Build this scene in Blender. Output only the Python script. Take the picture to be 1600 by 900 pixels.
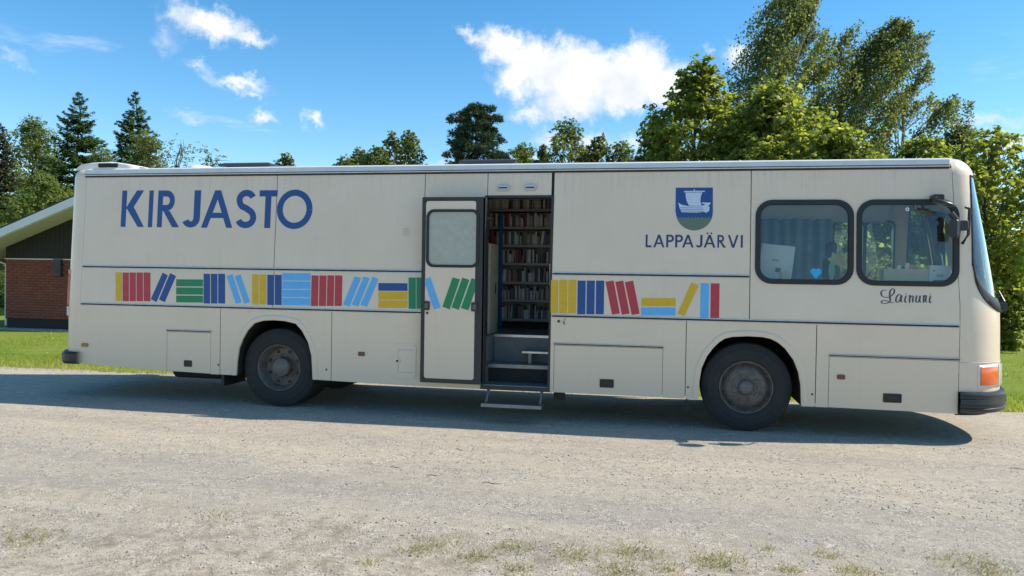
import bpy, bmesh, math, random
import numpy as np
from mathutils import Vector, Matrix
from mathutils.geometry import tessellate_polygon
R = math.radians
random.seed(7); rng = np.random.default_rng(7)
scene = bpy.context.scene
C = scene.collection
for o in list(bpy.data.objects): bpy.data.objects.remove(o)

# ------------------------------------------------------------------ camera
# bus frame: x along the bus (rear 0 -> front 11.8), y away from the viewer (near side 0), z up
FPX, W, H = 1200.0, 1600, 900
CAM = np.array([8.0108, -9.0554, 1.7527])
yaw, pit, rol = -0.193, -0.0167, 0.0157
FW = np.array([math.sin(yaw)*math.cos(pit), math.cos(yaw)*math.cos(pit), math.sin(pit)])
_r = np.array([math.cos(yaw), -math.sin(yaw), 0.0]); _u = np.cross(_r, FW)
RT = _r*math.cos(rol)+_u*math.sin(rol); UP = -_r*math.sin(rol)+_u*math.cos(rol)
cd = bpy.data.cameras.new('camera'); cam = bpy.data.objects.new('camera', cd); C.objects.link(cam)
M = Matrix.Identity(4)
for i in range(3):
    M[i][0] = RT[i]; M[i][1] = UP[i]; M[i][2] = -FW[i]; M[i][3] = CAM[i]
cam.matrix_world = M
cd.sensor_width = 36; cd.lens = 36*FPX/W; cd.clip_end = 3000
scene.camera = cam

# ------------------------------------------------------------------ sun, sky, exposure
SUN = Vector((1.0, 0.24, 1.0)).normalized()
SUN_EL = math.asin(SUN.z); SUN_AZ = math.atan2(SUN.x, SUN.y)
sd = bpy.data.lights.new('sun', 'SUN'); sd.energy = 4.6; sd.angle = R(0.53); sd.color = (1.0, 0.935, 0.83)
so = bpy.data.objects.new('sun', sd); C.objects.link(so)
so.rotation_euler = SUN.to_track_quat('Z', 'Y').to_euler(); so.location = (30, 10, 30)
scene.cycles.diffuse_bounces = 6; scene.cycles.max_bounces = 14; scene.cycles.transparent_max_bounces = 16
scene.view_settings.view_transform = 'Standard'; scene.view_settings.look = 'None'
scene.view_settings.exposure = 0.36; scene.view_settings.gamma = 1.0
SKY_STRENGTH = 0.15

def ray(px, py): return FW + RT*(px-W/2)/FPX - UP*(py-H/2)/FPX
def onY(px, py, Y):                      # where the sight line meets the upright plane y = Y
    d = ray(px, py); return CAM + d*(Y-CAM[1])/d[1]
def onZ(px, py, Z=0.0):
    d = ray(px, py); return CAM + d*(Z-CAM[2])/d[2]

def N(nt, typ, **kw):
    n = nt.nodes.new(typ)
    for k, v in kw.items():
        if k.startswith('i_'):
            key = k[2:]; n.inputs[int(key) if key.isdigit() else key].default_value = v
        else: setattr(n, k, v)
    return n
def math_n(nt, op, a, b=None, c=None, clamp=False):
    n = nt.nodes.new('ShaderNodeMath'); n.operation = op; n.use_clamp = clamp
    for i, x in enumerate((a, b, c)):
        if x is None: continue
        if isinstance(x, (int, float)): n.inputs[i].default_value = x
        else: nt.links.new(x, n.inputs[i])
    return n.outputs[0]

def make_world():
    w = bpy.data.worlds.new('World'); scene.world = w; w.use_nodes = True
    nt = w.node_tree; nt.nodes.clear(); L = nt.links.new
    sky = N(nt, 'ShaderNodeTexSky', sky_type='NISHITA'); sky.sun_disc = False
    sky.sun_elevation = SUN_EL; sky.sun_rotation = SUN_AZ; sky.altitude = 100
    sky.air_density = 1.0; sky.dust_density = 0.15; sky.ozone_density = 2.2
    hs = N(nt, 'ShaderNodeHueSaturation', i_Hue=0.494, i_Saturation=1.34, i_Value=1.0); L(sky.outputs[0], hs.inputs['Color'])
    tc = N(nt, 'ShaderNodeTexCoord')
    sx = N(nt, 'ShaderNodeSeparateXYZ'); L(tc.outputs['Generated'], sx.inputs[0])
    az = math_n(nt, 'ARCTAN2', sx.outputs[0], sx.outputs[1]); el = math_n(nt, 'ARCSINE', sx.outputs[2])
    p = N(nt, 'ShaderNodeCombineXYZ'); L(az, p.inputs[0]); L(el, p.inputs[1])
    nz = N(nt, 'ShaderNodeTexNoise', i_Scale=44.0, i_Detail=7.0, i_Roughness=0.66); L(tc.outputs['Generated'], nz.inputs['Vector'])
    nz.noise_dimensions = '3D'
    # ragged coordinates
    sc_ = N(nt, 'ShaderNodeVectorMath', operation='SUBTRACT', i_1=(0.5, 0.5, 0.5)); L(nz.outputs['Color'], sc_.inputs[0])
    sm = N(nt, 'ShaderNodeVectorMath', operation='SCALE'); L(sc_.outputs[0], sm.inputs[0]); sm.inputs['Scale'].default_value = 0.052
    pd = N(nt, 'ShaderNodeVectorMath', operation='ADD'); L(p.outputs[0], pd.inputs[0]); L(sm.outputs[0], pd.inputs[1])
    flat = N(nt, 'ShaderNodeVectorMath', operation='MULTIPLY', i_1=(1, 1, 0)); L(pd.outputs[0], flat.inputs[0])
    # cumulus clouds by direction: centre and half sizes in photo pixels, tilt, thickness
    blobs = [(748,58,38,13,.25,.9),(790,78,50,30,.35,1.5),(838,104,64,44,.3,1.6),(893,118,64,56,0,1.6),(882,92,26,34,0,1.4),
             (950,122,62,44,0,1.6),(1004,112,44,52,0,1.6),(1040,132,46,38,0,1.5),(890,160,64,30,0,1.3),(975,150,60,30,0,1.3),(826,178,34,18,0,.9),
             (862,216,34,22,0,.9),(925,222,34,20,0,.85),(990,225,50,16,0,.6),(800,130,36,30,.5,1.2),
             (330,38,66,26,.15,1.15),(270,26,26,16,0,.75),(390,58,38,12,.05,.9),(262,62,22,18,0,.45),
             (372,128,50,13,.05,.8),(310,108,26,11,.2,.55),(394,148,22,9,0,.65),(411,183,28,15,0,.85),(490,188,18,14,.2,.8),
             (300,182,40,10,.15,.45),(20,88,34,9,.5,.4),(1152,86,26,20,0,.85),(1104,76,12,10,0,.55),
             (1550,190,80,10,0,.55),(1575,222,80,18,0,.9),(625,255,30,14,0,.75),(700,258,34,10,0,.6)]
    dens = None
    for (bx, by, rx, ry, tilt, th) in blobs:
        d = ray(bx, by); d = d/np.linalg.norm(d)
        a0 = math.atan2(d[0], d[1]); e0 = math.asin(d[2]); ra = rx/FPX; re = ry/FPX
        s = N(nt, 'ShaderNodeMapping', vector_type='TEXTURE')
        s.inputs['Location'].default_value = (a0, e0, 0); s.inputs['Rotation'].default_value = (0, 0, -tilt)
        s.inputs['Scale'].default_value = (ra*1.2, re*1.18, 1); L(flat.outputs[0], s.inputs[0])
        ln = N(nt, 'ShaderNodeVectorMath', operation='LENGTH'); L(s.outputs[0], ln.inputs[0])
        k = math_n(nt, 'MULTIPLY_ADD', ln.outputs['Value'], -th, th)
        dens = k if dens is None else math_n(nt, 'SMOOTH_MAX', dens, k, 0.25)
    # fair-weather cumulus over the rest of the sky, cover added to whiten fill light
    proj = N(nt, 'ShaderNodeVectorMath', operation='DIVIDE'); L(tc.outputs['Generated'], proj.inputs[0])
    zc = math_n(nt, 'MAXIMUM', sx.outputs[2], 0.08); cz = N(nt, 'ShaderNodeCombineXYZ')
    for i in range(3): L(zc, cz.inputs[i])
    L(cz.outputs[0], proj.inputs[1])
    n2 = N(nt, 'ShaderNodeTexNoise', i_Scale=0.9, i_Detail=6.0, i_Roughness=0.55); ofs = N(nt, 'ShaderNodeVectorMath', operation='ADD', i_1=(5.7, 15.3, 0.0)); L(proj.outputs[0], ofs.inputs[0]); L(ofs.outputs[0], n2.inputs['Vector'])
    wide = math_n(nt, 'MULTIPLY_ADD', n2.outputs['Fac'], 5.0, -2.95)
    dens = math_n(nt, 'MAXIMUM', dens, wide)
    alpha = N(nt, 'ShaderNodeMapRange', interpolation_type='SMOOTHSTEP'); alpha.inputs[1].default_value = 0.0; alpha.inputs[2].default_value = 1.0
    L(dens, alpha.inputs[0])
    fade = N(nt, 'ShaderNodeMapRange'); fade.inputs[1].default_value = -0.01; fade.inputs[2].default_value = 0.05; L(el, fade.inputs[0])
    af = math_n(nt, 'MULTIPLY', alpha.outputs[0], fade.outputs[0])
    # thick cores and undersides of a cloud pass less light
    up = N(nt, 'ShaderNodeVectorMath', operation='ADD', i_1=(0.0, 0.0, 0.03)); L(tc.outputs['Generated'], up.inputs[0])
    n3 = N(nt, 'ShaderNodeTexNoise', i_Scale=15.0, i_Detail=4.0, i_Roughness=0.5); L(up.outputs[0], n3.inputs['Vector'])
    sh = N(nt, 'ShaderNodeMapRange'); sh.inputs[1].default_value = 0.38; sh.inputs[2].default_value = 0.66
    sh.inputs[3].default_value = 1.0; sh.inputs[4].default_value = 0.0; L(n3.outputs['Fac'], sh.inputs[0])
    ccol = N(nt, 'ShaderNodeMixRGB', i_Color1=(4.6, 4.8, 5.1, 1), i_Color2=(6.2, 6.15, 6.1, 1)); L(sh.outputs[0], ccol.inputs[0])
    mix = N(nt, 'ShaderNodeMixRGB'); L(af, mix.inputs[0]); L(hs.outputs[0], mix.inputs[1]); L(ccol.outputs[0], mix.inputs[2])
    bg = N(nt, 'ShaderNodeBackground', i_Strength=SKY_STRENGTH); L(mix.outputs[0], bg.inputs[0])
    out = N(nt, 'ShaderNodeOutputWorld'); L(bg.outputs[0], out.inputs[0])
make_world()

# ------------------------------------------------------------------ materials
MATS = {}
def mat(name, col, rough=0.5, metal=0.0, var=0.0, vscale=8.0, col2=None, bump=0.0, bscale=60.0, spec=0.5, coat=0.0, stretch=None):
    """principled material with noise variation in colour and relief"""
    if name in MATS: return MATS[name]
    m = bpy.data.materials.new(name); m.use_nodes = True; nt = m.node_tree; L = nt.links.new
    b = nt.nodes['Principled BSDF']
    b.inputs['Roughness'].default_value = rough; b.inputs['Metallic'].default_value = metal
    b.inputs['Specular IOR Level'].default_value = spec; b.inputs['Coat Weight'].default_value = coat
    c = (*col, 1)
    b.inputs['Base Color'].default_value = c
    tc = N(nt, 'ShaderNodeTexCoord'); vec = tc.outputs['Object']
    if stretch:
        mp = N(nt, 'ShaderNodeMapping'); mp.inputs['Scale'].default_value = stretch; L(vec, mp.inputs[0]); vec = mp.outputs[0]
    if var > 0 or col2:
        nz = N(nt, 'ShaderNodeTexNoise', i_Scale=vscale, i_Detail=6.0, i_Roughness=0.6); L(vec, nz.inputs['Vector'])
        mr = N(nt, 'ShaderNodeMapRange'); mr.inputs[1].default_value = 0.3; mr.inputs[2].default_value = 0.7; L(nz.outputs['Fac'], mr.inputs[0])
        c2 = (*col2, 1) if col2 else tuple(max(0, x*(1-var)) for x in col)+(1,)
        mx = N(nt, 'ShaderNodeMixRGB', i_Color1=c, i_Color2=c2); L(mr.outputs[0], mx.inputs[0]); L(mx.outputs[0], b.inputs['Base Color'])
    if bump > 0:
        nb = N(nt, 'ShaderNodeTexNoise', i_Scale=bscale, i_Detail=4.0); L(vec, nb.inputs['Vector'])
        bp = N(nt, 'ShaderNodeBump', i_Strength=bump, i_Distance=0.01); L(nb.outputs['Fac'], bp.inputs['Height']); L(bp.outputs[0], b.inputs['Normal'])
    MATS[name] = m; return m

def paint_material():
    """aged cream coach paint: dust film toward streaks, faint oil-canning, road grime with a ragged edge"""
    m = bpy.data.materials.new('cream_paint'); m.use_nodes = True; nt = m.node_tree; L = nt.links.new
    b = nt.nodes['Principled BSDF']; b.inputs['Roughness'].default_value = 0.38; b.inputs['Coat Weight'].default_value = 0.25
    b.inputs['Coat Roughness'].default_value = 0.18
    tc = N(nt, 'ShaderNodeTexCoord'); v = tc.outputs['Object']
    n1 = N(nt, 'ShaderNodeTexNoise', i_Scale=1.6, i_Detail=6.0, i_Roughness=0.6); L(v, n1.inputs['Vector'])
    m1 = N(nt, 'ShaderNodeMapRange'); m1.inputs[1].default_value = .35; m1.inputs[2].default_value = .7; L(n1.outputs[0], m1.inputs[0])
    mx = N(nt, 'ShaderNodeMixRGB', i_Color1=(0.80, 0.655, 0.49, 1), i_Color2=(0.755, 0.61, 0.445, 1)); L(m1.outputs[0], mx.inputs[0])
    # vertical run-off streaks
    mp = N(nt, 'ShaderNodeMapping'); mp.inputs['Scale'].default_value = (14, 14, 0.5); L(v, mp.inputs[0])
    n2 = N(nt, 'ShaderNodeTexNoise', i_Scale=1.0, i_Detail=5.0, i_Roughness=.65); L(mp.outputs[0], n2.inputs['Vector'])
    m2 = N(nt, 'ShaderNodeMapRange'); m2.inputs[1].default_value = .55; m2.inputs[2].default_value = .85; m2.inputs[4].default_value = .24; L(n2.outputs[0], m2.inputs[0])
    mx2 = N(nt, 'ShaderNodeMixRGB', i_Color2=(0.52, 0.47, 0.36, 1)); L(m2.outputs[0], mx2.inputs[0]); L(mx.outputs[0], mx2.inputs[1])
    # road grime on the skirt, height broken up by noise
    sx = N(nt, 'ShaderNodeSeparateXYZ'); L(v, sx.inputs[0])
    h = math_n(nt, 'MULTIPLY_ADD', n1.outputs[0], 0.9, sx.outputs[2])
    m3 = N(nt, 'ShaderNodeMapRange'); m3.inputs[1].default_value = .75; m3.inputs[2].default_value = 1.5; m3.inputs[3].default_value = .42; m3.inputs[4].default_value = 0.0; L(h, m3.inputs[0])
    mx3 = N(nt, 'ShaderNodeMixRGB', i_Color2=(0.50, 0.44, 0.34, 1)); L(m3.outputs[0], mx3.inputs[0]); L(mx2.outputs[0], mx3.inputs[1])
    # sooty runs that start under the roof rail and thin out downwards
    mpb = N(nt, 'ShaderNodeMapping'); mpb.inputs['Scale'].default_value = (26, 26, 0.35); L(v, mpb.inputs[0])
    n5 = N(nt, 'ShaderNodeTexNoise', i_Scale=1.0, i_Detail=4.0, i_Roughness=.6); L(mpb.outputs[0], n5.inputs['Vector'])
    m5 = N(nt, 'ShaderNodeMapRange'); m5.inputs[1].default_value = .52; m5.inputs[2].default_value = .74; L(n5.outputs[0], m5.inputs[0])
    mz = N(nt, 'ShaderNodeMapRange'); mz.inputs[1].default_value = 2.62; mz.inputs[2].default_value = 3.0; mz.inputs[4].default_value = .38; L(sx.outputs[2], mz.inputs[0])
    mx5 = N(nt, 'ShaderNodeMixRGB', i_Color2=(0.33, 0.30, 0.25, 1)); L(math_n(nt, 'MULTIPLY', m5.outputs[0], mz.outputs[0]), mx5.inputs[0]); L(mx3.outputs[0], mx5.inputs[1]); mx3 = mx5
    # fine dirt specks
    n4 = N(nt, 'ShaderNodeTexNoise', i_Scale=55.0, i_Detail=2.0); L(v, n4.inputs['Vector'])
    m4 = N(nt, 'ShaderNodeMapRange'); m4.inputs[1].default_value = .68; m4.inputs[2].default_value = .78; m4.inputs[4].default_value = .3; L(n4.outputs[0], m4.inputs[0])
    mx4 = N(nt, 'ShaderNodeMixRGB', i_Color2=(0.45, 0.40, 0.30, 1)); L(m4.outputs[0], mx4.inputs[0]); L(mx3.outputs[0], mx4.inputs[1])
    L(mx4.outputs[0], b.inputs['Base Color'])
    nb = N(nt, 'ShaderNodeTexNoise', i_Scale=2.2, i_Detail=2.0); L(v, nb.inputs['Vector'])
    bp = N(nt, 'ShaderNodeBump', i_Strength=0.12, i_Distance=0.03); L(nb.outputs[0], bp.inputs['Height']); L(bp.outputs[0], b.inputs['Normal'])
    return m
PAINT = paint_material()
M_WHITE = mat('white_enamel', (.78, .76, .71), .35, var=.1, vscale=5)
M_ALU = mat('aluminium', (.62, .62, .62), .38, .85, var=.25, vscale=14)
M_RAIL = mat('rail_paint', (.72, .72, .70), .35, .2, var=.15, vscale=6)
M_BLACK = mat('black_rubber', (.018, .018, .019), .55, bump=.1)
M_TYRE = mat('tyre_rubber', (.017, .018, .020), .8, var=.0, col2=(.028, .027, .026), vscale=7, bump=.15, bscale=40)
M_RIM = mat('rim_steel', (.17, .15, .13), .6, .15, col2=(.085, .072, .062), vscale=16, bump=.2)
M_HUB = mat('hub_steel', (.17, .165, .155), .55, .3, var=.35, vscale=20)
M_DARK = mat('dark_underbody', (.022, .021, .02), .8, var=.4, vscale=10)
M_FRAME = mat('dark_door_frame', (.035, .034, .033), .5, var=.3, vscale=20)
M_BUMP = mat('bumper_plastic', (.025, .026, .03), .38, var=.3, vscale=12)
M_BLUE = mat('blue_vinyl', (.012, .078, .275), .4, var=.12, vscale=20)
M_NAVY = mat('navy_vinyl', (.018, .05, .16), .4, var=.12, vscale=20)
M_RED = mat('red_vinyl', (.55, .042, .058), .42, var=.12, vscale=20)
M_YEL = mat('yellow_vinyl', (.78, .47, .010), .42, var=.12, vscale=20)
M_GRN = mat('green_vinyl', (.010, .25, .095), .42, var=.12, vscale=20)
M_LBL = mat('light_blue_vinyl', (.13, .48, .86), .42, var=.1, vscale=20)
M_PALE = mat('pale_vinyl', (.62, .70, .82), .45, var=.1, vscale=30)
M_OLIVE = mat('olive_vinyl', (.13, .20, .14), .45, var=.1, vscale=30)
M_INT = mat('interior_laminate', (.68, .64, .56), .5, var=.1)
M_CURT = mat('blue_curtain', (.19, .29, .40), .85, var=.2, vscale=12)
M_GREY = mat('grey_lining', (.55, .54, .51), .7, var=.12)
M_RISER = mat('riser_paint', (.17, .17, .165), .6, var=.2)
M_FLOOR = mat('floor_vinyl', (.16, .16, .155), .5, var=.25, vscale=10)
M_STEP = mat('step_metal', (.30, .30, .29), .45, .5, var=.3, vscale=14)
M_TIMB = mat('beige_laminate', (.60, .50, .34), .45, var=.12)
M_POST = mat('blue_steel', (.03, .10, .32), .4)
M_SEAT = mat('seat_cloth', (.03, .045, .085), .9, var=.4, vscale=30)
M_CARD = mat('cardboard', (.74, .62, .44), .8, var=.1)
M_PAPER = mat('white_plastic', (.80, .80, .79), .45)
M_CHROME = mat('chrome', (.85, .85, .86), .08, 1.0)
M_SIDELAMP = mat('brown_marker_lens', (.16, .07, .04), .3, var=.2, vscale=30)

def glass_material(name, tint, refl=1.0, rough=0.0):
    m = bpy.data.materials.new(name); m.use_nodes = True; nt = m.node_tree; L = nt.links.new; nt.nodes.clear()
    t = N(nt, 'ShaderNodeBsdfTransparent', i_Color=(*tint, 1)); g = N(nt, 'ShaderNodeBsdfGlossy', i_Roughness=rough, i_Color=(1, 1, 1, 1))
    fr = N(nt, 'ShaderNodeFresnel', i_IOR=1.52); k = math_n(nt, 'MULTIPLY', fr.outputs[0], refl, clamp=True)
    mx = N(nt, 'ShaderNodeMixShader'); L(k, mx.inputs[0]); L(t.outputs[0], mx.inputs[1]); L(g.outputs[0], mx.inputs[2])
    # a thin film of dust on the pane
    df = N(nt, 'ShaderNodeBsdfDiffuse', i_Color=(.6, .58, .52, 1)); tc = N(nt, 'ShaderNodeTexCoord')
    nz = N(nt, 'ShaderNodeTexNoise', i_Scale=5.0, i_Detail=6.0); L(tc.outputs['Object'], nz.inputs['Vector'])
    mr = N(nt, 'ShaderNodeMapRange'); mr.inputs[1].default_value = .4; mr.inputs[2].default_value = .75; mr.inputs[3].default_value = .0; mr.inputs[4].default_value = .035
    L(nz.outputs[0], mr.inputs[0]); m2 = N(nt, 'ShaderNodeMixShader'); L(mr.outputs[0], m2.inputs[0]); L(mx.outputs[0], m2.inputs[1]); L(df.outputs[0], m2.inputs[2])
    o = N(nt, 'ShaderNodeOutputMaterial'); L(m2.outputs[0], o.inputs[0]); return m
M_GLASS = glass_material('side_glass', (.92, .95, .94), 1.0)
M_WIND = glass_material('windscreen_glass', (.72, .84, .84), 2.0)
def frosted_material():
    m = bpy.data.materials.new('frosted_glass'); m.use_nodes = True; nt = m.node_tree; L = nt.links.new
    b = nt.nodes['Principled BSDF']; b.inputs['Roughness'].default_value = .22
    tc = N(nt, 'ShaderNodeTexCoord'); nz = N(nt, 'ShaderNodeTexNoise', i_Scale=16.0, i_Detail=4.0, i_Roughness=.6); L(tc.outputs['Object'], nz.inputs['Vector'])
    mr = N(nt, 'ShaderNodeMapRange'); mr.inputs[1].default_value = .3; mr.inputs[2].default_value = .72; L(nz.outputs[0], mr.inputs[0])
    mx = N(nt, 'ShaderNodeMixRGB', i_Color1=(.37, .39, .33, 1), i_Color2=(.45, .46, .39, 1)); L(mr.outputs[0], mx.inputs[0]); L(mx.outputs[0], b.inputs['Base Color'])
    bp = N(nt, 'ShaderNodeBump', i_Strength=.25, i_Distance=.004); L(nz.outputs[0], bp.inputs['Height']); L(bp.outputs[0], b.inputs['Normal'])
    return m
M_FROST = frosted_material()
def lamp_lens(name, col):
    m = mat(name, col, .15, coat=.6); return m
M_ORANGE = lamp_lens('orange_lens', (.85, .14, .01)); M_REDL = lamp_lens('red_lens', (.40, .02, .015)); M_CLEAR = lamp_lens('clear_lens', (.6, .6, .58))

# ------------------------------------------------------------------ mesh helpers
class MB:
    def __init__(s): s.v = []; s.f = []
    def add(s, vs, fs):
        k = len(s.v); s.v += [tuple(v) for v in vs]; s.f += [tuple(i+k for i in f) for f in fs]; return s
    def box(s, x0, x1, y0, y1, z0, z1):
        return s.add([(x0,y0,z0),(x1,y0,z0),(x1,y1,z0),(x0,y1,z0),(x0,y0,z1),(x1,y0,z1),(x1,y1,z1),(x0,y1,z1)],
                     [(0,3,2,1),(4,5,6,7),(0,1,5,4),(1,2,6,5),(2,3,7,6),(3,0,4,7)])
    def tube(s, pts, rad, n=8, cap=True):
        pts = [Vector(p) for p in pts]; k = len(s.v)
        rads = rad if isinstance(rad, (list, tuple)) else [rad]*len(pts)
        for i, p in enumerate(pts):
            t = (pts[min(i+1, len(pts)-1)]-pts[max(i-1, 0)]).normalized()
            a = t.cross(Vector((0, 0, 1)) if abs(t.z) < .9 else Vector((1, 0, 0))).normalized(); b = t.cross(a)
            for j in range(n):
                q = 2*math.pi*j/n; s.v.append(tuple(p+(a*math.cos(q)+b*math.sin(q))*rads[i]))
        for i in range(len(pts)-1):
            for j in range(n):
                s.f.append((k+i*n+j, k+i*n+(j+1) % n, k+(i+1)*n+(j+1) % n, k+(i+1)*n+j))
        if cap:
            s.f.append(tuple(k+j for j in range(n))[::-1]); s.f.append(tuple(k+(len(pts)-1)*n+j for j in range(n)))
        return s
    def lathe_y(s, cx, cz, prof, n=48):         # profile of (radius, y) turned about an axis along y
        k = len(s.v); m = len(prof)
        for j in range(n):
            q = 2*math.pi*j/n
            for r, y in prof: s.v.append((cx+r*math.cos(q), y, cz+r*math.sin(q)))
        for j in range(n):
            for i in range(m-1):
                a = k+j*m+i; b = k+((j+1) % n)*m+i; s.f.append((a, a+1, b+1, b))
        return s
    def grid(s, rows):
        k = len(s.v); n = len(rows[0])
        for r in rows: s.v += [tuple(p) for p in r]
        for i in range(len(rows)-1):
            for j in range(n-1): s.f.append((k+i*n+j, k+i*n+j+1, k+(i+1)*n+j+1, k+(i+1)*n+j))
        return s
    def build(s, name, m, parent=None, smooth=False, bevel=0.0, seg=2, solid=0.0, angle=35):
        me = bpy.data.meshes.new(name); me.from_pydata(s.v, [], s.f)
        bm = bmesh.new(); bm.from_mesh(me); bmesh.ops.recalc_face_normals(bm, faces=bm.faces); bm.to_mesh(me); bm.free()
        me.materials.append(m); o = bpy.data.objects.new(name, me); C.objects.link(o)
        if parent is not None: o.parent = parent
        if solid:
            md = o.modifiers.new('solid', 'SOLIDIFY'); md.thickness = solid; md.offset = 0
        if bevel:
            md = o.modifiers.new('bevel', 'BEVEL'); md.width = bevel; md.segments = seg; md.limit_method = 'ANGLE'; md.angle_limit = R(40)
        if smooth:
            me.shade_smooth(); me.set_sharp_from_angle(angle=R(angle))
        return o
def empty(name, loc=(0, 0, 0), parent=None):
    o = bpy.data.objects.new(name, None); C.objects.link(o); o.location = loc; o.empty_display_size = .2
    if parent is not None: o.parent = parent
    return o
def tag(o, label, cat, group=None, kind=None):
    if label: o['label'] = label
    if cat: o['category'] = cat
    if group: o['group'] = group
    if kind: o['kind'] = kind
    return o
def structure(o): o['kind'] = 'structure'; return o

def np_mesh(name, verts, faces_n, idx, m, parent=None, attr=None):
    """fast mesh from numpy: idx flat corner array with faces of faces_n corners"""
    me = bpy.data.meshes.new(name); nv = len(verts); nf = len(idx)//faces_n
    me.vertices.add(nv); me.vertices.foreach_set('co', np.ascontiguousarray(verts, np.float32).ravel())
    me.loops.add(nf*faces_n); me.loops.foreach_set('vertex_index', np.ascontiguousarray(idx, np.int32).ravel())
    me.polygons.add(nf); me.polygons.foreach_set('loop_start', np.arange(nf, dtype=np.int32)*faces_n)
    me.update(calc_edges=True)
    if attr is not None:
        a = me.attributes.new('v', 'FLOAT', 'POINT'); a.data.foreach_set('value', np.ascontiguousarray(attr, np.float32))
    me.materials.append(m); o = bpy.data.objects.new(name, me); C.objects.link(o)
    if parent is not None: o.parent = parent
    return o

# ------------------------------------------------------------------ ground
def ground_material():
    m = bpy.data.materials.new('sandy_gravel'); m.use_nodes = True; nt = m.node_tree; L = nt.links.new
    b = nt.nodes['Principled BSDF']; b.inputs['Roughness'].default_value = .92; b.inputs['Specular IOR Level'].default_value = .2
    tc = N(nt, 'ShaderNodeTexCoord'); v = tc.outputs['Object']
    def noise(scale, det, rough, sc=None):
        vv = v
        if sc: mp = N(nt, 'ShaderNodeMapping'); mp.inputs['Scale'].default_value = sc; mp.inputs['Rotation'].default_value = (0, 0, R(-3)); L(v, mp.inputs[0]); vv = mp.outputs[0]
        n = N(nt, 'ShaderNodeTexNoise', i_Scale=scale, i_Detail=det, i_Roughness=rough); L(vv, n.inputs['Vector']); return n.outputs[0]
    def rng_(x, a, b_, c=0., d=1.):
        r = N(nt, 'ShaderNodeMapRange'); 
        for i, q in enumerate((a, b_, c, d)): r.inputs[i+1].default_value = q
        L(x, r.inputs[0]); return r.outputs[0]
    def mixc(f, c1, c2):
        x = N(nt, 'ShaderNodeMixRGB'); L(f, x.inputs[0])
        for i, q in ((1, c1), (2, c2)):
            if isinstance(q, tuple): x.inputs[i].default_value = (*q, 1)
            else: L(q, x.inputs[i])
        return x.outputs[0]
    sxy = N(nt, 'ShaderNodeSeparateXYZ'); L(v, sxy.inputs[0])
    big = noise(1.1, 7, .65, (.28, 1.5, 1)); streak = noise(2.0, 7, .68, (.2, 2.6, 1)); mott = noise(11, 9, .82, (.55, 1, 1)); mid = noise(7, 6, .65); fine = noise(90, 4, .7); grit = noise(260, 3, .7)
    sand = mixc(rng_(mid, .35, .65), (.61, .51, .375), (.51, .42, .30))
    grey = mixc(rng_(mid, .35, .65), (.405, .355, .29), (.30, .265, .22))
    f = math_n(nt, 'ADD', rng_(big, .42, .66, 0, .75), rng_(streak, .5, .72, 0, .55), clamp=True)
    warp = math_n(nt, 'MULTIPLY_ADD', noise(.55, 5, .6), 2.6, -1.3)
    yw = math_n(nt, 'ADD', sxy.outputs[1], warp)
    band = rng_(math_n(nt, 'ABSOLUTE', math_n(nt, 'ADD', yw, 3.15)), .35, 1.0, 1., 0.); band2 = rng_(math_n(nt, 'ABSOLUTE', math_n(nt, 'ADD', yw, .95)), .12, .55, .6, 0.)
    f = math_n(nt, 'MULTIPLY_ADD', math_n(nt, 'MAXIMUM', band, band2), .50, math_n(nt, 'MULTIPLY', f, .7), clamp=True)
    base = mixc(f, sand, grey)
    base = mixc(rng_(mott, .48, .68, 0, .45), base, (.285, .262, .232))
    base = mixc(rng_(noise(17, 8, .8), .52, .70, 0, .5), base, (.66, .585, .475))
    dark = mixc(rng_(fine, .56, .72, 0, .6), base, (.17, .15, .125))
    lite = mixc(rng_(grit, .58, .72, 0, .55), dark, (.70, .65, .57))
    clump = noise(31, 5, .75); lite = mixc(rng_(clump, .54, .70, 0, .34), lite, (.24, .215, .18))
    lite = mixc(rng_(noise(140, 3, .8), .60, .70, 0, .65), lite, (.12, .105, .09))
    lite = mixc(rng_(noise(52, 3, .8), .62, .74, 0, .5), lite, (.68, .62, .53))
    # stones pressed into the surface: one tone per stone, in patches
    def stones(scale, lo, hi, k):
        nw = N(nt, 'ShaderNodeTexVoronoi', i_Scale=scale, i_Randomness=1.0); L(v, nw.inputs['Vector'])
        sp_ = N(nt, 'ShaderNodeSeparateColor'); L(nw.outputs['Color'], sp_.inputs[0])
        patch = rng_(noise(3.2, 7, .75), lo, hi, 0.06, 1.)
        dk = math_n(nt, 'MULTIPLY', rng_(sp_.outputs[0], .62, .80, 0, k), patch); lt = math_n(nt, 'MULTIPLY', rng_(sp_.outputs[1], .70, .86, 0, k), patch)
        return nw, dk, lt
    v1, d1, l1 = stones(38, .45, .66, .62); v2, d2, l2 = stones(80, .40, .62, .7)
    lite = mixc(d1, lite, (.21, .185, .155)); lite = mixc(l1, lite, (.67, .595, .49)); lite = mixc(d2, lite, (.20, .172, .14)); lite = mixc(l2, lite, (.70, .62, .505))
    specks = noise(23, 3, .6)
    earth = math_n(nt, 'MULTIPLY', rng_(yw, -4.4, -3.6, 1., 0.), rng_(noise(5, 8, .8), .45, .62, 0, .8))
    lite = mixc(earth, lite, (.25, .20, .135))
    humus = mixc(rng_(specks, .70, .78, 0, .7), lite, (.13, .095, .06))
    L(humus, b.inputs['Base Color'])
    vor = N(nt, 'ShaderNodeTexVoronoi', i_Scale=70.0); L(v, vor.inputs['Vector'])
    hsum = math_n(nt, 'ADD', math_n(nt, 'MULTIPLY', fine, .6), math_n(nt, 'MULTIPLY', v2.outputs['Distance'], .45))
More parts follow.
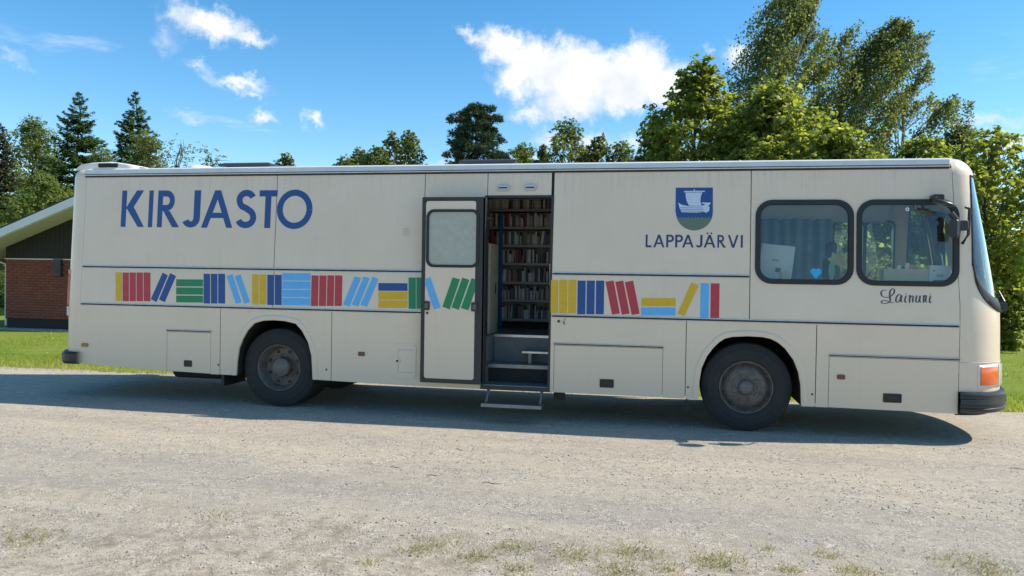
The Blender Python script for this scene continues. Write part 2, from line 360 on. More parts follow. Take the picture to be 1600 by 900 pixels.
    hsum = math_n(nt, 'ADD', hsum, math_n(nt, 'MULTIPLY', grit, .25)); hsum = math_n(nt, 'ADD', hsum, math_n(nt, 'MULTIPLY', mid, .9))
    bp = N(nt, 'ShaderNodeBump', i_Strength=.8, i_Distance=.014); L(hsum, bp.inputs['Height']); L(bp.outputs[0], b.inputs['Normal'])
    return m
M_GRAVEL = ground_material()
M_LAWN = mat('lawn_soil', (.15, .215, .025), .95, col2=(.23, .25, .05), vscale=2.2, bump=.6, bscale=50, spec=.15)
def build_ground():
    # one sheet to the horizon: fine near the viewer, with shallow wheel tracks and hollows
    xs = np.unique(np.concatenate([np.linspace(-1500, -20, 12), np.linspace(-20, 26, 200), np.linspace(26, 1500, 12)]))
    ys = np.unique(np.concatenate([np.linspace(-300, -14, 8), np.linspace(-14, 4, 150), np.linspace(4, 30, 12), np.linspace(30, 2500, 12)]))
    X, Y = np.meshgrid(xs, ys)
    Z = np.zeros_like(X)
    near = (X > -19.9) & (X < 25.9) & (Y < 2.0) & (Y > -13.9)
    h = .012*np.sin(Y*3.1+.4*np.sin(X*.7))*np.sin(X*.45+1.3*np.sin(Y*.6)) + .008*np.sin(Y*7.3+X*.9) + .006*np.sin(X*2.3-Y*1.7)
    ramp = np.clip((-.3-Y)/1.2, 0, 1)                       # flat under the wheels
    Z = np.where(near, (h-.012)*ramp, 0)
    nx, ny = len(xs), len(ys)
    idx = np.array([(j*nx+i, j*nx+i+1, (j+1)*nx+i+1, (j+1)*nx+i) for j in range(ny-1) for i in range(nx-1)])
    o = np_mesh('ground', np.stack([X, Y, Z], -1).reshape(-1, 3), 4, idx.ravel(), M_GRAVEL); o.data.shade_smooth()
    tag(o, 'pale sandy gravel yard the bus stands on', None, kind='structure')
    # lawn: its near edge is ragged
    xs = np.concatenate([np.linspace(-900, -16, 5), np.arange(-15.5, 28, .12), np.linspace(29, 900, 5)])
    edge = 2.62+.10*np.sin(xs*.9)+.07*np.sin(xs*2.7+1)+.09*rng.standard_normal(len(xs))*.6
    edge = np.where((xs < -15.6) | (xs > 28), 2.6, edge)
    rows = [edge, np.full_like(xs, 6.), np.full_like(xs, 14.), np.full_like(xs, 60.), np.full_like(xs, 2000.)]
    zz = [.004, .012, .02, .05, .05]
    mb = MB().grid([[(x, y, z) for x, y in zip(xs, r)] for r, z in zip(rows, zz)])
    tag(mb.build('lawn', M_LAWN), 'green lawn stretching behind the bus to the trees', None, kind='structure')
build_ground()

def attr_material(name, stops, rough=.6, transl=.35, spec=.3):
    """leaf and blade material: colour picked per leaf, part of the light passes through"""
    m = bpy.data.materials.new(name); m.use_nodes = True; nt = m.node_tree; L = nt.links.new; nt.nodes.clear()
    a = N(nt, 'ShaderNodeAttribute', attribute_name='v'); cr = N(nt, 'ShaderNodeValToRGB')
    el = cr.color_ramp.elements
    while len(el) < len(stops): el.new(.5)
    for e, (p, c) in zip(el, stops): e.position = p; e.color = (*c, 1)
    L(a.outputs['Fac'], cr.inputs[0])
    pb = N(nt, 'ShaderNodeBsdfPrincipled', i_Roughness=rough); pb.inputs['Specular IOR Level'].default_value = spec; L(cr.outputs[0], pb.inputs['Base Color'])
    o = N(nt, 'ShaderNodeOutputMaterial')
    if transl > 0:
        tr = N(nt, 'ShaderNodeBsdfTranslucent'); gm = N(nt, 'ShaderNodeMixRGB', blend_type='MULTIPLY', i_Fac=1.0, i_Color2=(2.0, 2.0, .8, 1)); L(cr.outputs[0], gm.inputs[1]); L(gm.outputs[0], tr.inputs[0])
        mx = N(nt, 'ShaderNodeMixShader', i_0=transl); L(pb.outputs[0], mx.inputs[1]); L(tr.outputs[0], mx.inputs[2]); L(mx.outputs[0], o.inputs[0])
    else: L(pb.outputs[0], o.inputs[0])
    return m
M_BLADE = attr_material('grass_blade', [(0, (.11, .18, .014)), (.5, (.22, .29, .025)), (.8, (.36, .36, .07)), (1, (.52, .44, .20))], .6, .4)

def blades(x, y, z, h, lean, wid, v):
    """one upright triangle per blade"""
    n = len(x); a = rng.uniform(0, 2*np.pi, n); b = rng.uniform(0, 2*np.pi, n)
    P = np.stack([x, y, np.full(n, z) if np.isscalar(z) else z], 1)
    d = np.stack([np.cos(a), np.sin(a), np.zeros(n)], 1)*(wid/2)[:, None]
    t = P+np.stack([np.cos(b)*lean*h, np.sin(b)*lean*h, h], 1)
    V = np.stack([P-d, P+d, t], 1).reshape(-1, 3)
    return V, np.arange(3*n), np.repeat(v, 3)
def build_grass():
    parts = []
    def area(n, x0, x1, y0, y1, h0, h1, dry):
        x = rng.uniform(x0, x1, n); y = y0+(y1-y0)*rng.uniform(0, 1, n)**1.4
        h = rng.uniform(h0, h1, n)*(.6+.4*np.sin(x*1.7)*np.sin(y*1.3+x))
        e = np.clip(1-(y-2.6)/1.3, 0, 1)
        v = np.clip(rng.normal(.42, .16, n)+dry*e*rng.uniform(0, 1, n)+.10*np.sin(x*.8+y), 0, 1)
        parts.append(blades(x, y, .004, np.abs(h), rng.uniform(.1, .7, n), rng.uniform(.006, .014, n), v))
    area(60000, -13, 21, 2.45, 4.2, .03, .11, .65)
    area(30000, -14, 1, 4.0, 9.6, .04, .10, .1)
    area(45000, 11, 27, 4.0, 16, .04, .12, .1)
    n = 2500; x = rng.uniform(-12, 20, n); y = 2.45-np.abs(rng.normal(0, .16, n))
    parts.append(blades(x, y, 0., rng.uniform(.02, .06, n), rng.uniform(.3, 1, n), rng.uniform(.005, .01, n), rng.uniform(.55, 1, n)))
    V = np.concatenate([p[0] for p in parts]); A = np.concatenate([p[2] for p in parts])
    o = np_mesh('lawn_grass', V, 3, np.arange(len(V)), M_BLADE, attr=A)
    tag(o, 'short green grass with a dry yellow edge along the gravel', 'grass', kind='stuff')
    # dandelions dotted over the lawn
    mb = MB(); r2 = random.Random(3)
    for i in range(320):
        if i % 4: cx, cy = r2.uniform(12, 24), r2.uniform(4, 17)
        else: cx, cy = r2.uniform(-12, 0), r2.uniform(3.5, 9)
        z = r2.uniform(.07, .13); q = r2.uniform(.014, .026)
        mb.add([(cx, cy, z+.006)]+[(cx+q*math.cos(k*math.pi/3), cy+q*math.sin(k*math.pi/3), z) for k in range(6)], [(0, 1+k, 1+(k+1) % 6) for k in range(6)])
    tag(mb.build('dandelion_flowers', mat('dandelion_yellow', (.75, .52, .02), .8)), 'yellow dandelion flowers dotted over the lawn', 'flowers', kind='stuff')
build_grass()

def build_pebbles():
    n = 60000
    # more of them where the yard is coarse, close to the viewer
    x = rng.uniform(-4, 18, n); y = -7.8+8.2*rng.uniform(0, 1, n)**1.5
    g = np.sin(y*2.6+.5*np.sin(x*.6)+x*.12)
    keep = rng.uniform(0, 1, n) < .18+.82*(g > .1); x, y = x[keep], y[keep]; n = len(x)
    s = .0035+.0075*rng.uniform(0, 1, n)**2.5+.005*(rng.uniform(0, 1, n) > .985)
    base = np.array([(1, 0, 0), (-1, 0, 0), (0, 1, 0), (0, -1, 0), (0, 0, 1), (0, 0, -1)], float)
    jit = rng.uniform(.6, 1.3, (n, 6, 1)); sq = np.array([1, 1, .7])
    a = rng.uniform(0, 6.28, n); ca, sa = np.cos(a), np.sin(a)
    V = base[None]*jit*s[:, None, None]*sq
    Vx = V[..., 0]*ca[:, None]-V[..., 1]*sa[:, None]; Vy = V[..., 0]*sa[:, None]+V[..., 1]*ca[:, None]
    h = .012*np.sin(y*3.1+.4*np.sin(x*.7))*np.sin(x*.45+1.3*np.sin(y*.6)) + .008*np.sin(y*7.3+x*.9) + .006*np.sin(x*2.3-y*1.7)
    gz = (h-.012)*np.clip((-.3-y)/1.2, 0, 1)
    V = np.stack([Vx+x[:, None], Vy+y[:, None], V[..., 2]+(gz+s*.25)[:, None]], -1).reshape(-1, 3)
    t = np.array([(0, 2, 4), (2, 1, 4), (1, 3, 4), (3, 0, 4), (2, 0, 5), (1, 2, 5), (3, 1, 5), (0, 3, 5)])
    idx = (t[None]+6*np.arange(n)[:, None, None]).ravel()
    m = attr_material('pebble_stone', [(0, (.20, .185, .165)), (.3, (.36, .33, .29)), (.75, (.46, .42, .36)), (1, (.58, .55, .50))], .85, 0)
    o = np_mesh('gravel_pebbles', V, 3, idx, m, attr=np.repeat(rng.uniform(0, 1, n), 6))
    tag(o, 'small loose grey and tan pebbles scattered over the yard', 'gravel', kind='stuff')
build_pebbles()
def ground_z(x, y):
    h = .012*math.sin(y*3.1+.4*math.sin(x*.7))*math.sin(x*.45+1.3*math.sin(y*.6)) + .008*math.sin(y*7.3+x*.9) + .006*math.sin(x*2.3-y*1.7)
    return (h-.012)*min(1, max(0, (-.3-y)/1.2))

# ------------------------------------------------------------------ the library bus
ZB, KT = 1.275, 0.065                     # above ZB the side leans inwards
def ys(z): return KT*(z-ZB) if z > ZB else 0.0
def S(px, py):                            # point (x, z) of the bus side under a sight line
    P = onY(px, py, 0.0)
    if P[2] > ZB:
        d = ray(px, py); t = (KT*(CAM[2]-ZB)-CAM[1])/(d[1]-KT*d[2]); P = CAM+d*t
    return (float(P[0]), float(P[2]))
def SP(x, z, off=0.0): return (x, ys(z)-off, z)
BUS = tag(empty('library_bus'), 'long cream mobile library bus with coloured book stripes and open door', 'bus')

def prism(outer, holes=(), off=0.0, thick=.012, lean=True, flatY=None):
    """polygon of (x, z) with holes, laid on the bus side, off metres proud, thick metres deep"""
    loops = [list(outer)]+[list(h) for h in holes]
    pts = [p for l in loops for p in l]
    def at(p, o):
        if flatY is not None: return (p[0], flatY-o, p[1])
        return (p[0], (ys(p[1]) if lean else 0.0)-o, p[1])
    tris = tessellate_polygon([[Vector((p[0], p[1], 0)) for p in l] for l in loops])
    mb = MB(); n = len(pts)
    vs = [at(p, off) for p in pts]+[at(p, off-thick) for p in pts]
    fs = [tuple(t) for t in tris]+[tuple(i+n for i in t)[::-1] for t in tris]
    k = 0
    for l in loops:
        m = len(l)
        for i in range(m): fs.append((k+i, k+(i+1) % m, n+k+(i+1) % m, n+k+i))
        k += m
    return mb.add(vs, fs)
def rect(x0, x1, z0, z1): return [(x0, z0), (x1, z0), (x1, z1), (x0, z1)]
def rrect(x0, x1, z0, z1, r, n=6):
    out = []
    for cx, cz, a in ((x1-r, z0+r, -90), (x1-r, z1-r, 0), (x0+r, z1-r, 90), (x0+r, z0+r, 180)):
        for i in range(n+1):
            q = R(a+90*i/n); out.append((cx+r*math.cos(q), cz+r*math.sin(q)))
    return out
G = .004                                   # half of a panel joint

# key levels and stations (metres)
Z_TOP, Z_UP, Z_LO = 3.0, 1.782, 1.275
X_R = .30                                  # rear corner seam
DX0, DX1, DZ0, DZ1 = 5.90, 6.69, .385, 2.69    # doorway
XS1 = S(1173, 350)[0]                      # seam before the windows
def x0f(z): return 11.176 if z < 1.5 else 11.176-(z-1.5)/1.55*.086
def arch_pts(px): return [S(*p) for p in px]
ARF = arch_pts([(1080+a/5.294, 520+b/5.294) for a, b in [(52,560),(62,400),(80,290),(125,190),(180,118),(225,75),(275,42),(340,27),(470,22),(590,29),(660,45),(720,75),(780,125),(850,220),(890,320),(910,430),(915,610)]])
ARR = arch_pts([(350+a/5.625, 490+b/5.625) for a, b in [(105,560),(112,420),(130,300),(165,215),(205,145),(265,80),(345,56),(440,52),(540,60),(635,84),(690,145),(745,250),(775,370),(785,585)]])
def skirt(x):                              # lower edge of the side
    pts = [(0.3, .47), (1.9, .405), (2.6, .40), (3.78, .388), (5.1, .365), (8.45, .36), (9.56, .335), (11.2, .325)]
    for (a, b), (c, d) in zip(pts, pts[1:]):
        if a <= x <= c: return b+(d-b)*(x-a)/(c-a)
    return pts[0][1] if x < .3 else pts[-1][1]

def build_side():
    def panel(outer, holes=(), name='side_panel', off=0.0, m=PAINT, thick=.012, bevel=.003):
        return prism(outer, holes, off, thick).build(name, m, BUS, bevel=bevel)
    # upper row
    seams = [X_R, S(431, 340)[0], S(664, 300)[0], S(757, 300)[0], S(863, 300)[0], XS1]
    zu, zt = Z_UP+.0, Z_TOP
    panel(rect(seams[0], seams[1]-G, zu, zt)); panel(rect(seams[1]+G, seams[2]-G, zu, zt))
    panel(rect(seams[2]+G, DX0-G, zu, zt))
    panel(rect(DX0+G, DX1-G, DZ1+.03, zt)); panel(rect(DX1+.03, XS1-G, zu, zt))
    # band with the books
    s2 = S(427, 450)[0]
    panel(rect(seams[0], s2-G, Z_LO, zu-2*G)); panel(rect(s2+G, DX0-G, Z_LO, zu-2*G)); panel(rect(DX1+.03, XS1-G, Z_LO, zu-2*G))
    # window panel
    WIN = [(S(1180, 380)[0], S(1334, 380)[0]), (S(1338, 380)[0], 11.165)]
    wz0, wz1 = 1.700, 2.655
    holes = [rrect(a+.05, b-.05, wz0+.05, wz1-.05, .14) for a, b in WIN]
    outer = [(XS1+G, Z_LO), (x0f(Z_LO)-G, Z_LO), (x0f(1.5)-G, 1.5), (x0f(Z_TOP)-G, Z_TOP), (XS1+G, Z_TOP)]
    panel(outer, holes)
    for i, (a, b) in enumerate(WIN):
        f = prism(rrect(a, b, wz0, wz1, .185, 8), [rrect(a+.058, b-.058, wz0+.058, wz1-.058, .135, 8)], .016, .05).build('window', M_BLACK, BUS, bevel=.006)
        prism(rrect(a+.05, b-.05, wz0+.05, wz1-.05, .14, 8), (), -.006, .005).build('pane', M_GLASS, f)
        if i == 0:                           # stickers on the pane
            x, z = S(1275, 427)
            prism([(x+q[0]*.062, z+q[1]*.062) for q in [(0,-1.1),(.55,-.35),(1,.25),(.75,.75),(.25,.95),(0,.6),(-.25,.95),(-.75,.75),(-1,.25),(-.55,-.35)]], (), -.003, .002).build('sticker', mat('sky_blue_sticker', (.03, .42, .75), .5), f)
        x, z = S(*((1193, 434) if i == 0 else (1418, 327)))
        ring = [(x+.021*math.cos(q*.524), z+.021*math.sin(q*.524)) for q in range(12)]; rin = [(x+.009*math.cos(q*.524), z+.009*math.sin(q*.524)) for q in range(12)]
        prism(ring, [rin], -.002, .003).build('ventilation_disc', M_PAPER, f)
    # lower row with hatches
    def low(x0, x1, arch=None, hole=None):
        xs = [x0]+[x for x in np.arange(math.ceil(x0*4)/4, x1, .25) if x > x0+.02]+[x1]
        bot = [(x, skirt(x)) for x in xs]
        if arch:
            a0, a1 = arch[0][0], arch[-1][0]
            bot = [(x0, skirt(x0)), (a0, skirt(a0))]+arch[1:-1]+[(a1, skirt(a1)), (x1, skirt(x1))]
        if hole:
            h0, h1, hz = hole
            bot = [(x, z) for x, z in bot if x < h0-.02]+[(h0-G, skirt(h0)), (h0-G, hz+G), (h1+G, hz+G), (h1+G, skirt(h1))]+[(x, z) for x, z in bot if x > h1+.02]
        out = [p for k, p in enumerate(bot) if k == 0 or (abs(p[0]-bot[k-1][0])+abs(p[1]-bot[k-1][1])) > 1e-4]
        panel(out+[(x1, Z_LO-.006), (x0, Z_LO-.006)])
    def hatch(h0, h1, hz, hpx, hw=.115, hh=.085):
        o = prism([(h0, skirt(h0)+.004), (h1, skirt(h1)+.004), (h1, hz), (h0, hz)], (), .002, .014).build('luggage_hatch', PAINT, BUS, bevel=.004)
        prism(rect(h0-.01, h1+.01, hz+.004, hz+.030), (), .013, .02).build('hatch_hinge', M_ALU, o, bevel=.003)
        prism(rect(h0-.005, h1+.005, hz+.010, hz+.022), (), .0155, .01).build('hinge_seal', M_BLACK, o)
        x, z = S(*hpx)
        hd = prism(rrect(x-hw/2, x+hw/2, z-hh/2, z+hh/2, .012, 3), [rrect(x-hw/2+.014, x+hw/2-.014, z-hh/2+.014, z+hh/2-.014, .006, 3)], .010, .012).build('hatch_handle', M_BUMP, o, bevel=.002)
        prism(rect(x-hw/2+.01, x+hw/2-.01, z-hh/2+.01, z+hh/2-.01), (), .0035, .003).build('handle_recess', M_BLACK, o)
        prism(rect(x-hw*.3, x+hw*.3, z-.006, z+.012), (), .009, .006).build('handle_grip', M_FRAME, o, bevel=.002)
    x343, x518 = S(344, 530)[0], S(518, 530)[0]; x1072, x1275 = S(1071.5, 560)[0], S(1275, 570)[0]; xe = 11.172
    h1 = (S(261, 550)[0], S(329, 550)[0], S(295, 519)[1]); low(X_R, x343-G, hole=h1); hatch(*h1, (294, 568))
    low(x343+G, x518-G, arch=ARR)
    low(x518+G, DX0-G)
    h2 = (S(865.5, 580)[0], S(1035, 580)[0], S(950, 542)[1]); low(DX1+.03, x1072-G, hole=h2); hatch(*h2, (948, 599), .165, .10)
    low(x1072+G, x1275-G, arch=ARF)
    h3 = (S(1295, 600)[0], S(1496, 600)[0], S(1400, 561)[1])
    panel([(x1275+G, skirt(x1275)), (h3[0]-G, skirt(h3[0])), (h3[0]-G, h3[2]+.03), (xe, h3[2]+.03), (xe, Z_LO-.006), (x1275+G, Z_LO-.006)])
    hatch(h3[0], xe, h3[2], (1394, 622), .19, .10)
    # the structure behind the skin, seen only in the joints
    XB = xe-.01
    body = [(X_R-.02, skirt(.3)+.03)]
    ar = [(x, z+.015) for x, z in ARR]; af = [(x, z+.015) for x, z in ARF]
    body += [(ar[0][0]-.015, .43)]+[(x, z) for x, z in ar[1:-1]]+[(ar[-1][0]+.015, .42), (DX0-.03, .40), (DX0-.03, DZ1+.05), (DX1+.045, DZ1+.05), (DX1+.045, .40), (af[0][0]-.015, .39)]+af[1:-1]+[(af[-1][0]+.015, .37), (XB, .36), (XB, 1.5), (x0f(3.0)-.02, Z_TOP+.03), (X_R-.02, Z_TOP+.03)]
    holes = [rrect(a+.053, b-.053, wz0+.053, wz1-.053, .135) for a, b in WIN]
    # two sheets, one for each slope of the side
    def clip(pts, lo):
        out = []
        for i, p in enumerate(pts):
            q = pts[(i+1) % len(pts)]; pi = (p[1] >= ZB) == lo; qi = (q[1] >= ZB) == lo
            if pi: out.append(p)
            if pi != qi:
                t = (ZB-p[1])/(q[1]-p[1]); out.append((p[0]+t*(q[0]-p[0]), ZB))
        return out
    left = [p for p in body]
    # split at the doorway into rear and front halves so that every piece stays simple
    rear = [(X_R-.02, skirt(.3)+.03), (ar[0][0]-.015, .43)]+ar[1:-1]+[(ar[-1][0]+.015, .42), (DX0-.03, .40), (DX0-.03, Z_TOP+.03), (X_R-.02, Z_TOP+.03)]
    front = [(DX1+.045, .40), (af[0][0]-.015, .39)]+af[1:-1]+[(af[-1][0]+.015, .37), (XB, .36), (XB, 1.5), (x0f(3.0)-.02, Z_TOP+.03), (DX1+.045, Z_TOP+.03)]
    for k, (poly, hs) in enumerate(((clip(rear, False), ()), (clip(rear, True), ()), (clip(front, False), ()), (clip(front, True), holes), (rect(DX0-.03, DX1+.045, DZ1+.05, Z_TOP+.03), ()))):
        prism(poly, hs, -.014, .022).build('body_frame', M_DARK, BUS)
    # wheel arch lips and inner wheel housings
    for pts in (ARR, ARF):
        p = [(x, max(z, skirt(x)+.002)) for x, z in pts]; cx = (p[0][0]+p[-1][0])/2; cz = .5
        rows = []
        for off, grow in ((-.02, -.008), (.006, -.008), (.012, .002), (.012, .040), (.007, .056), (-.004, .062)):
            row = []
            for i, (x, z) in enumerate(p):
                a = Vector(p[max(i-1, 0)]); b = Vector(p[min(i+1, len(p)-1)]); t = (b-a).normalized(); nn = Vector((-t.y, t.x))
                if nn.dot(Vector((x-cx, z-cz))) < 0: nn = -nn
                if i in (0, len(p)-1): nn = Vector((math.copysign(1, x-cx), 0))
                row.append((x+nn.x*grow, -off, z+nn.y*grow))
            rows.append(row)
        MB().grid(rows).build('wheel_arch', PAINT, BUS, smooth=True, angle=50)
        hz = MB().grid([[(x, y, z) for x, z in p] for y in (.022, .95)]).build('wheel_housing', M_DARK, BUS, solid=.01)
        MB().box(p[0][0]-.05, p[-1][0]+.05, .95, .97, .60, 1.16).build('housing_back', M_DARK, hz)
    # mouldings
    def moulding(x0, x1, z, hh=.042):
        o = prism(rect(x0, x1, z-hh/2, z+hh/2), (), .010, .014).build('moulding', M_ALU, BUS, bevel=.003)
        prism(rect(x0+.004, x1-.004, z-hh/2+.011, z+hh/2-.011), (), .0135, .006).build('moulding_insert', M_BLACK, o, bevel=.002)
    moulding(X_R+.02, DX0-.03, Z_UP-.004); moulding(DX1+.04, XS1-.01, Z_UP-.004)
    moulding(X_R+.02, DX0-.03, Z_LO); moulding(DX1+.04, 11.165, Z_LO)
    # roof rail
    o = prism(rect(X_R-.03, x0f(3.05)-.02, 3.012, 3.096), (), .014, .05).build('roof_rail', M_RAIL, BUS, bevel=.010, seg=3)
    prism(rect(X_R-.02, x0f(3.05)-.03, 2.990, 3.008), (), .010, .03).build('rail_groove', M_BLACK, o)
    prism(rect(X_R-.02, x0f(3.05)-.03, 3.026, 3.036), (), .0165, .01).build('rail_groove', M_FRAME, o)
    # small fittings on the skin
    for px in ((565, 553), (1314, 589)):
        x, z = S(*px); o = prism(rrect(x-.042, x+.042, z-.026, z+.026, .012, 3), (), .014, .016).build('side_marker_lamp', M_SIDELAMP, BUS, bevel=.004)
    x, z = S(133, 539); prism(rrect(x-.05, x+.05, z-.025, z+.025, .02, 4), (), .016, .018).build('side_marker_lamp', mat('amber_marker', (.34, .19, .05), .35), BUS, bevel=.005)
    for px in ((787, 293.5), (829, 293)):
        x, z = S(*px); o = prism(rrect(x-.075, x+.075, z-.040, z+.040, .026, 5), (), .028, .03).build('entrance_lamp', M_GREY, BUS, bevel=.008, seg=3)
        prism(rrect(x-.055, x+.055, z-.024, z+.024, .016, 4), (), .034, .01).build('lamp_lens', M_CLEAR, o, bevel=.003)
        prism(rect(x-.05, x+.05, z-.012, z+.006), (), .0355, .003).build('lens_bar', M_FRAME, o)
    for px in ((873, 502),):
        x, z = S(*px); prism([(x+.017*math.cos(q*.628), z+.017*math.sin(q*.628)) for q in range(10)], (), .008, .01).build('lock', M_FRAME, BUS, bevel=.003)
        MB().tube([SP(x+.075, z+.03, .004), SP(x+.06, z, .012), SP(x+.062, z-.03, .012), SP(x+.075, z-.032, .008)], .005, 6).build('lock_hook', M_FRAME, BUS, smooth=True)
    for px in ((341.5, 570), (510, 577.5), (1075, 605), (1269, 616)):
        x, z = S(*px); prism([(x+.012*math.cos(q*.785), z+.012*math.sin(q*.785)) for q in range(8)], (), .006, .008).build('bolt', M_FRAME, BUS)
    # fuel flap beside the door
    a, b = S(613, 580)[0], S(650, 580)[0]; z0, z1 = S(632, 591)[1], S(632, 537)[1]
    o = prism(rrect(a, b, z0, z1, .05, 5), (), .007, .009).build('fuel_flap', PAINT, BUS, bevel=.003)
    q = [S(600+u/6.925, 520+v/6.925) for u, v in [(318,186),(155,183),(155,260),(170,285),(180,305),(170,325),(155,350),(150,425),(318,430)]]
    MB().tube([SP(x, z, .0085) for x, z in q], .0035, 6).build('flap_groove', M_GREY, o)
    x, z = S(621, 564); prism([(x+.016*math.cos(q*.785), z+.016*math.sin(q*.785)) for q in range(8)], (), .011, .006).build('flap_lock', M_FRAME, o)
    # vent grille
    x, z = S(634, 362)
    o = prism(rect(x-.045, x+.045, z-.06, z+.06), (), .004, .005).build('vent_grille', PAINT, BUS)
    for k in range(5): prism(rect(x-.036, x+.036, z-.045+k*.02, z-.037+k*.02), (), .007, .004).build('vent_slat', M_GREY, o)
build_side()

# ---- front and rear ends
YC = 1.21
def half(z): return YC-ys(z)
def a_front(z):
    pts = [(.3, .688), (.6, .684), (1.45, .662), (1.58, .620), (2.2, .535), (2.93, .412)]
    if z >= 2.93: a = .412
    else:
        a = pts[0][1]
        for (p, q), (r_, s) in zip(pts, pts[1:]):
            if p <= z <= r_: a = q+(s-q)*(z-p)/(r_-p)
    return a
def inset(z): 
    if z <= 2.93: return 0.0
    t = min(1, (z-2.93)/.20); return .20*(1-math.sqrt(max(0, 1-t*t)))
def end_pt(th, z, off=0.0, n=2.4):
    d = inset(z); a = a_front(z)-d+off; w = half(z)-d+off
    c = math.cos(th); s = max(0., math.sin(th))
    return (x0f(z)-d*.0+a*s**(2/n), YC-math.copysign(w*abs(c)**(2/n), c), z)
def th0(z):
    r_ = min(.95, max(.02, (11.305-x0f(z))/a_front(z))); return math.asin(min(1, r_**1.2))
def build_front():
    NC = 44
    def col(c, z): t = th0(z); return t+(math.pi-2*t)*c
    cs = [i/NC for i in range(NC+1)]; cs = [.5-.5*math.cos(math.pi*c)*(.35)-.325*(1-2*c) for c in cs]
    cs = [(c-cs[0])/(cs[-1]-cs[0]) for c in cs]
    def curve(c):
        e = min(1, min(c, 1-c)/.24); return 1-math.sqrt(max(0, 1-(1-e)**2))
    zb = lambda c: 1.585+.42*curve(c); zs = lambda c: 1.425+.50*curve(c)
    ZT = 2.925
    zl = [.57, .75, .9, 1.05, 1.2, 1.35, 1.5, 1.65, 1.8, 2.0, 2.2, 2.4, 2.6, 2.75, ZT]
    for side in (0, 1):
        rows = []
        for z in zl:
            t = th0(z); q = [t*(k/10)**1.5 for k in range(11)]
            rows.append([end_pt(x if side == 0 else math.pi-x, z) for x in q])
        MB().grid(rows).build('corner_panel', PAINT, BUS, smooth=True, angle=60)
    nose = MB().grid([[end_pt(col(c, .57+(zs(c)-.57)*k/10), .57+(zs(c)-.57)*k/10) for c in cs] for k in range(11)]).build('nose_panel', PAINT, BUS, smooth=True, angle=60)
    seal = MB().grid([[end_pt(col(c, z), z, o_) for c, z in ((c, zs(c)+(zb(c)-zs(c))*k) for c in cs)] for k, o_ in ((0, .001), (.08, .014), (.5, .018), (.92, .014), (1, .0))]).build('windscreen_seal', M_BLACK, BUS, smooth=True, angle=60)
    ws = MB().grid([[end_pt(col(c, zb(c)+(ZT-zb(c))*k/12), zb(c)+(ZT-zb(c))*k/12, -.003) for c in cs] for k in range(13)]).build('windscreen', M_WIND, BUS, smooth=True, angle=60)
    for s in (0, 1):
        MB().tube([end_pt(col(s, z), z, .001) for z in np.linspace(1.93, ZT, 16)], .011, 8).build('side_gasket', M_BLACK, ws, smooth=True)
    MB().tube([end_pt(col(c, ZT), ZT, .001) for c in cs], .010, 8).build('top_gasket', M_BLACK, ws, smooth=True)
    zc = [ZT, 2.96, 3.0, 3.04, 3.08, 3.105, 3.122, 3.13]
    MB().grid([[end_pt(math.pi*i/60, z) for i in range(61)] for z in zc]).build('roof_cap', PAINT, BUS, smooth=True, angle=60)
    # wipers
    for c0, c1 in ((.30, .34), (.62, .66)):
        p = [end_pt(col(c0, 1.5), 1.50, .02), end_pt(col(c0+.01, 1.5), 1.54, .07), end_pt(col(c1, 1.62), 1.66, .05)]
        w = MB().tube(p, [.012, .014, .010], 8).build('wiper', M_BUMP, BUS, smooth=True)
        MB().tube([end_pt(col(c1+k*.05, 1.62), 1.62+.03*k, .03) for k in (0, .5, 1, 2, 3)], .008, 6).build('wiper_blade', M_BLACK, w)
        b = end_pt(col(c0, 1.5), 1.46, .02)
        MB().box(b[0]-.03, b[0]+.05, b[1]-.03, b[1]+.03, 1.44, 1.53).build('wiper_spindle', M_BUMP, w, bevel=.01)
    # bumper with three ribs
    rows = []
    for z, o_ in ((.57, -.02), (.572, .02), (.56, .045), (.535, .055), (.528, .040), (.50, .042), (.495, .062), (.44, .066), (.432, .050), (.40, .050), (.393, .06), (.36, .052), (.345, .03), (.343, -.05)):
        rows.append([end_pt(math.pi*i/56, z, o_) for i in range(57)])
    MB().grid(rows).build('front_bumper', M_BUMP, BUS, smooth=True, angle=28)
    MB().grid([[end_pt(math.pi*i/40, z, -.10) for i in range(41)] for z in (.60, .30)]).build('front_valance', M_DARK, BUS)
    # corner lamps: find where on the outline they sit
    def th_for(y, z):
        return math.acos(min(1, ((YC-y)/half(z))**1.2))
    for s in (0, 1):
        f = (lambda t: t) if s == 0 else (lambda t: math.pi-t)
        ta, tb = th_for(.03, .73), th_for(.20, .73)
        def patch(ta, tb, za, zb_, o_, name, m, parent):
            zr = [za, za+.006]+list(np.linspace(za+.02, zb_-.02, 3))+[zb_-.006, zb_]
            orr = [0, o_*.8]+[o_]*3+[o_*.8, 0]
            tt = [ta, ta+.01]+list(np.linspace(ta+.03, tb-.03, 5))+[tb-.01, tb]
            rows = [[end_pt(f(t), z, .001+(0 if i in (0, len(tt)-1) else oz)) for i, t in enumerate(tt)] for z, oz in zip(zr, orr)]
            return MB().grid(rows).build(name, m, parent, smooth=True, angle=50)
        base = patch(ta-.02, tb+.05, .62, .86, .012, 'lamp_housing', M_WHITE, BUS)
        patch(ta, tb, .635, .845, .022, 'indicator_lens', M_ORANGE, base)
        patch(tb+.02, tb+.35, .62, .86, .020, 'headlamp_lens', M_CLEAR, BUS)
    MB().tube([end_pt(math.pi*i/40, .885, .001) for i in range(41)], .004, 5).build('nose_seam', M_GREY, nose)
build_front()
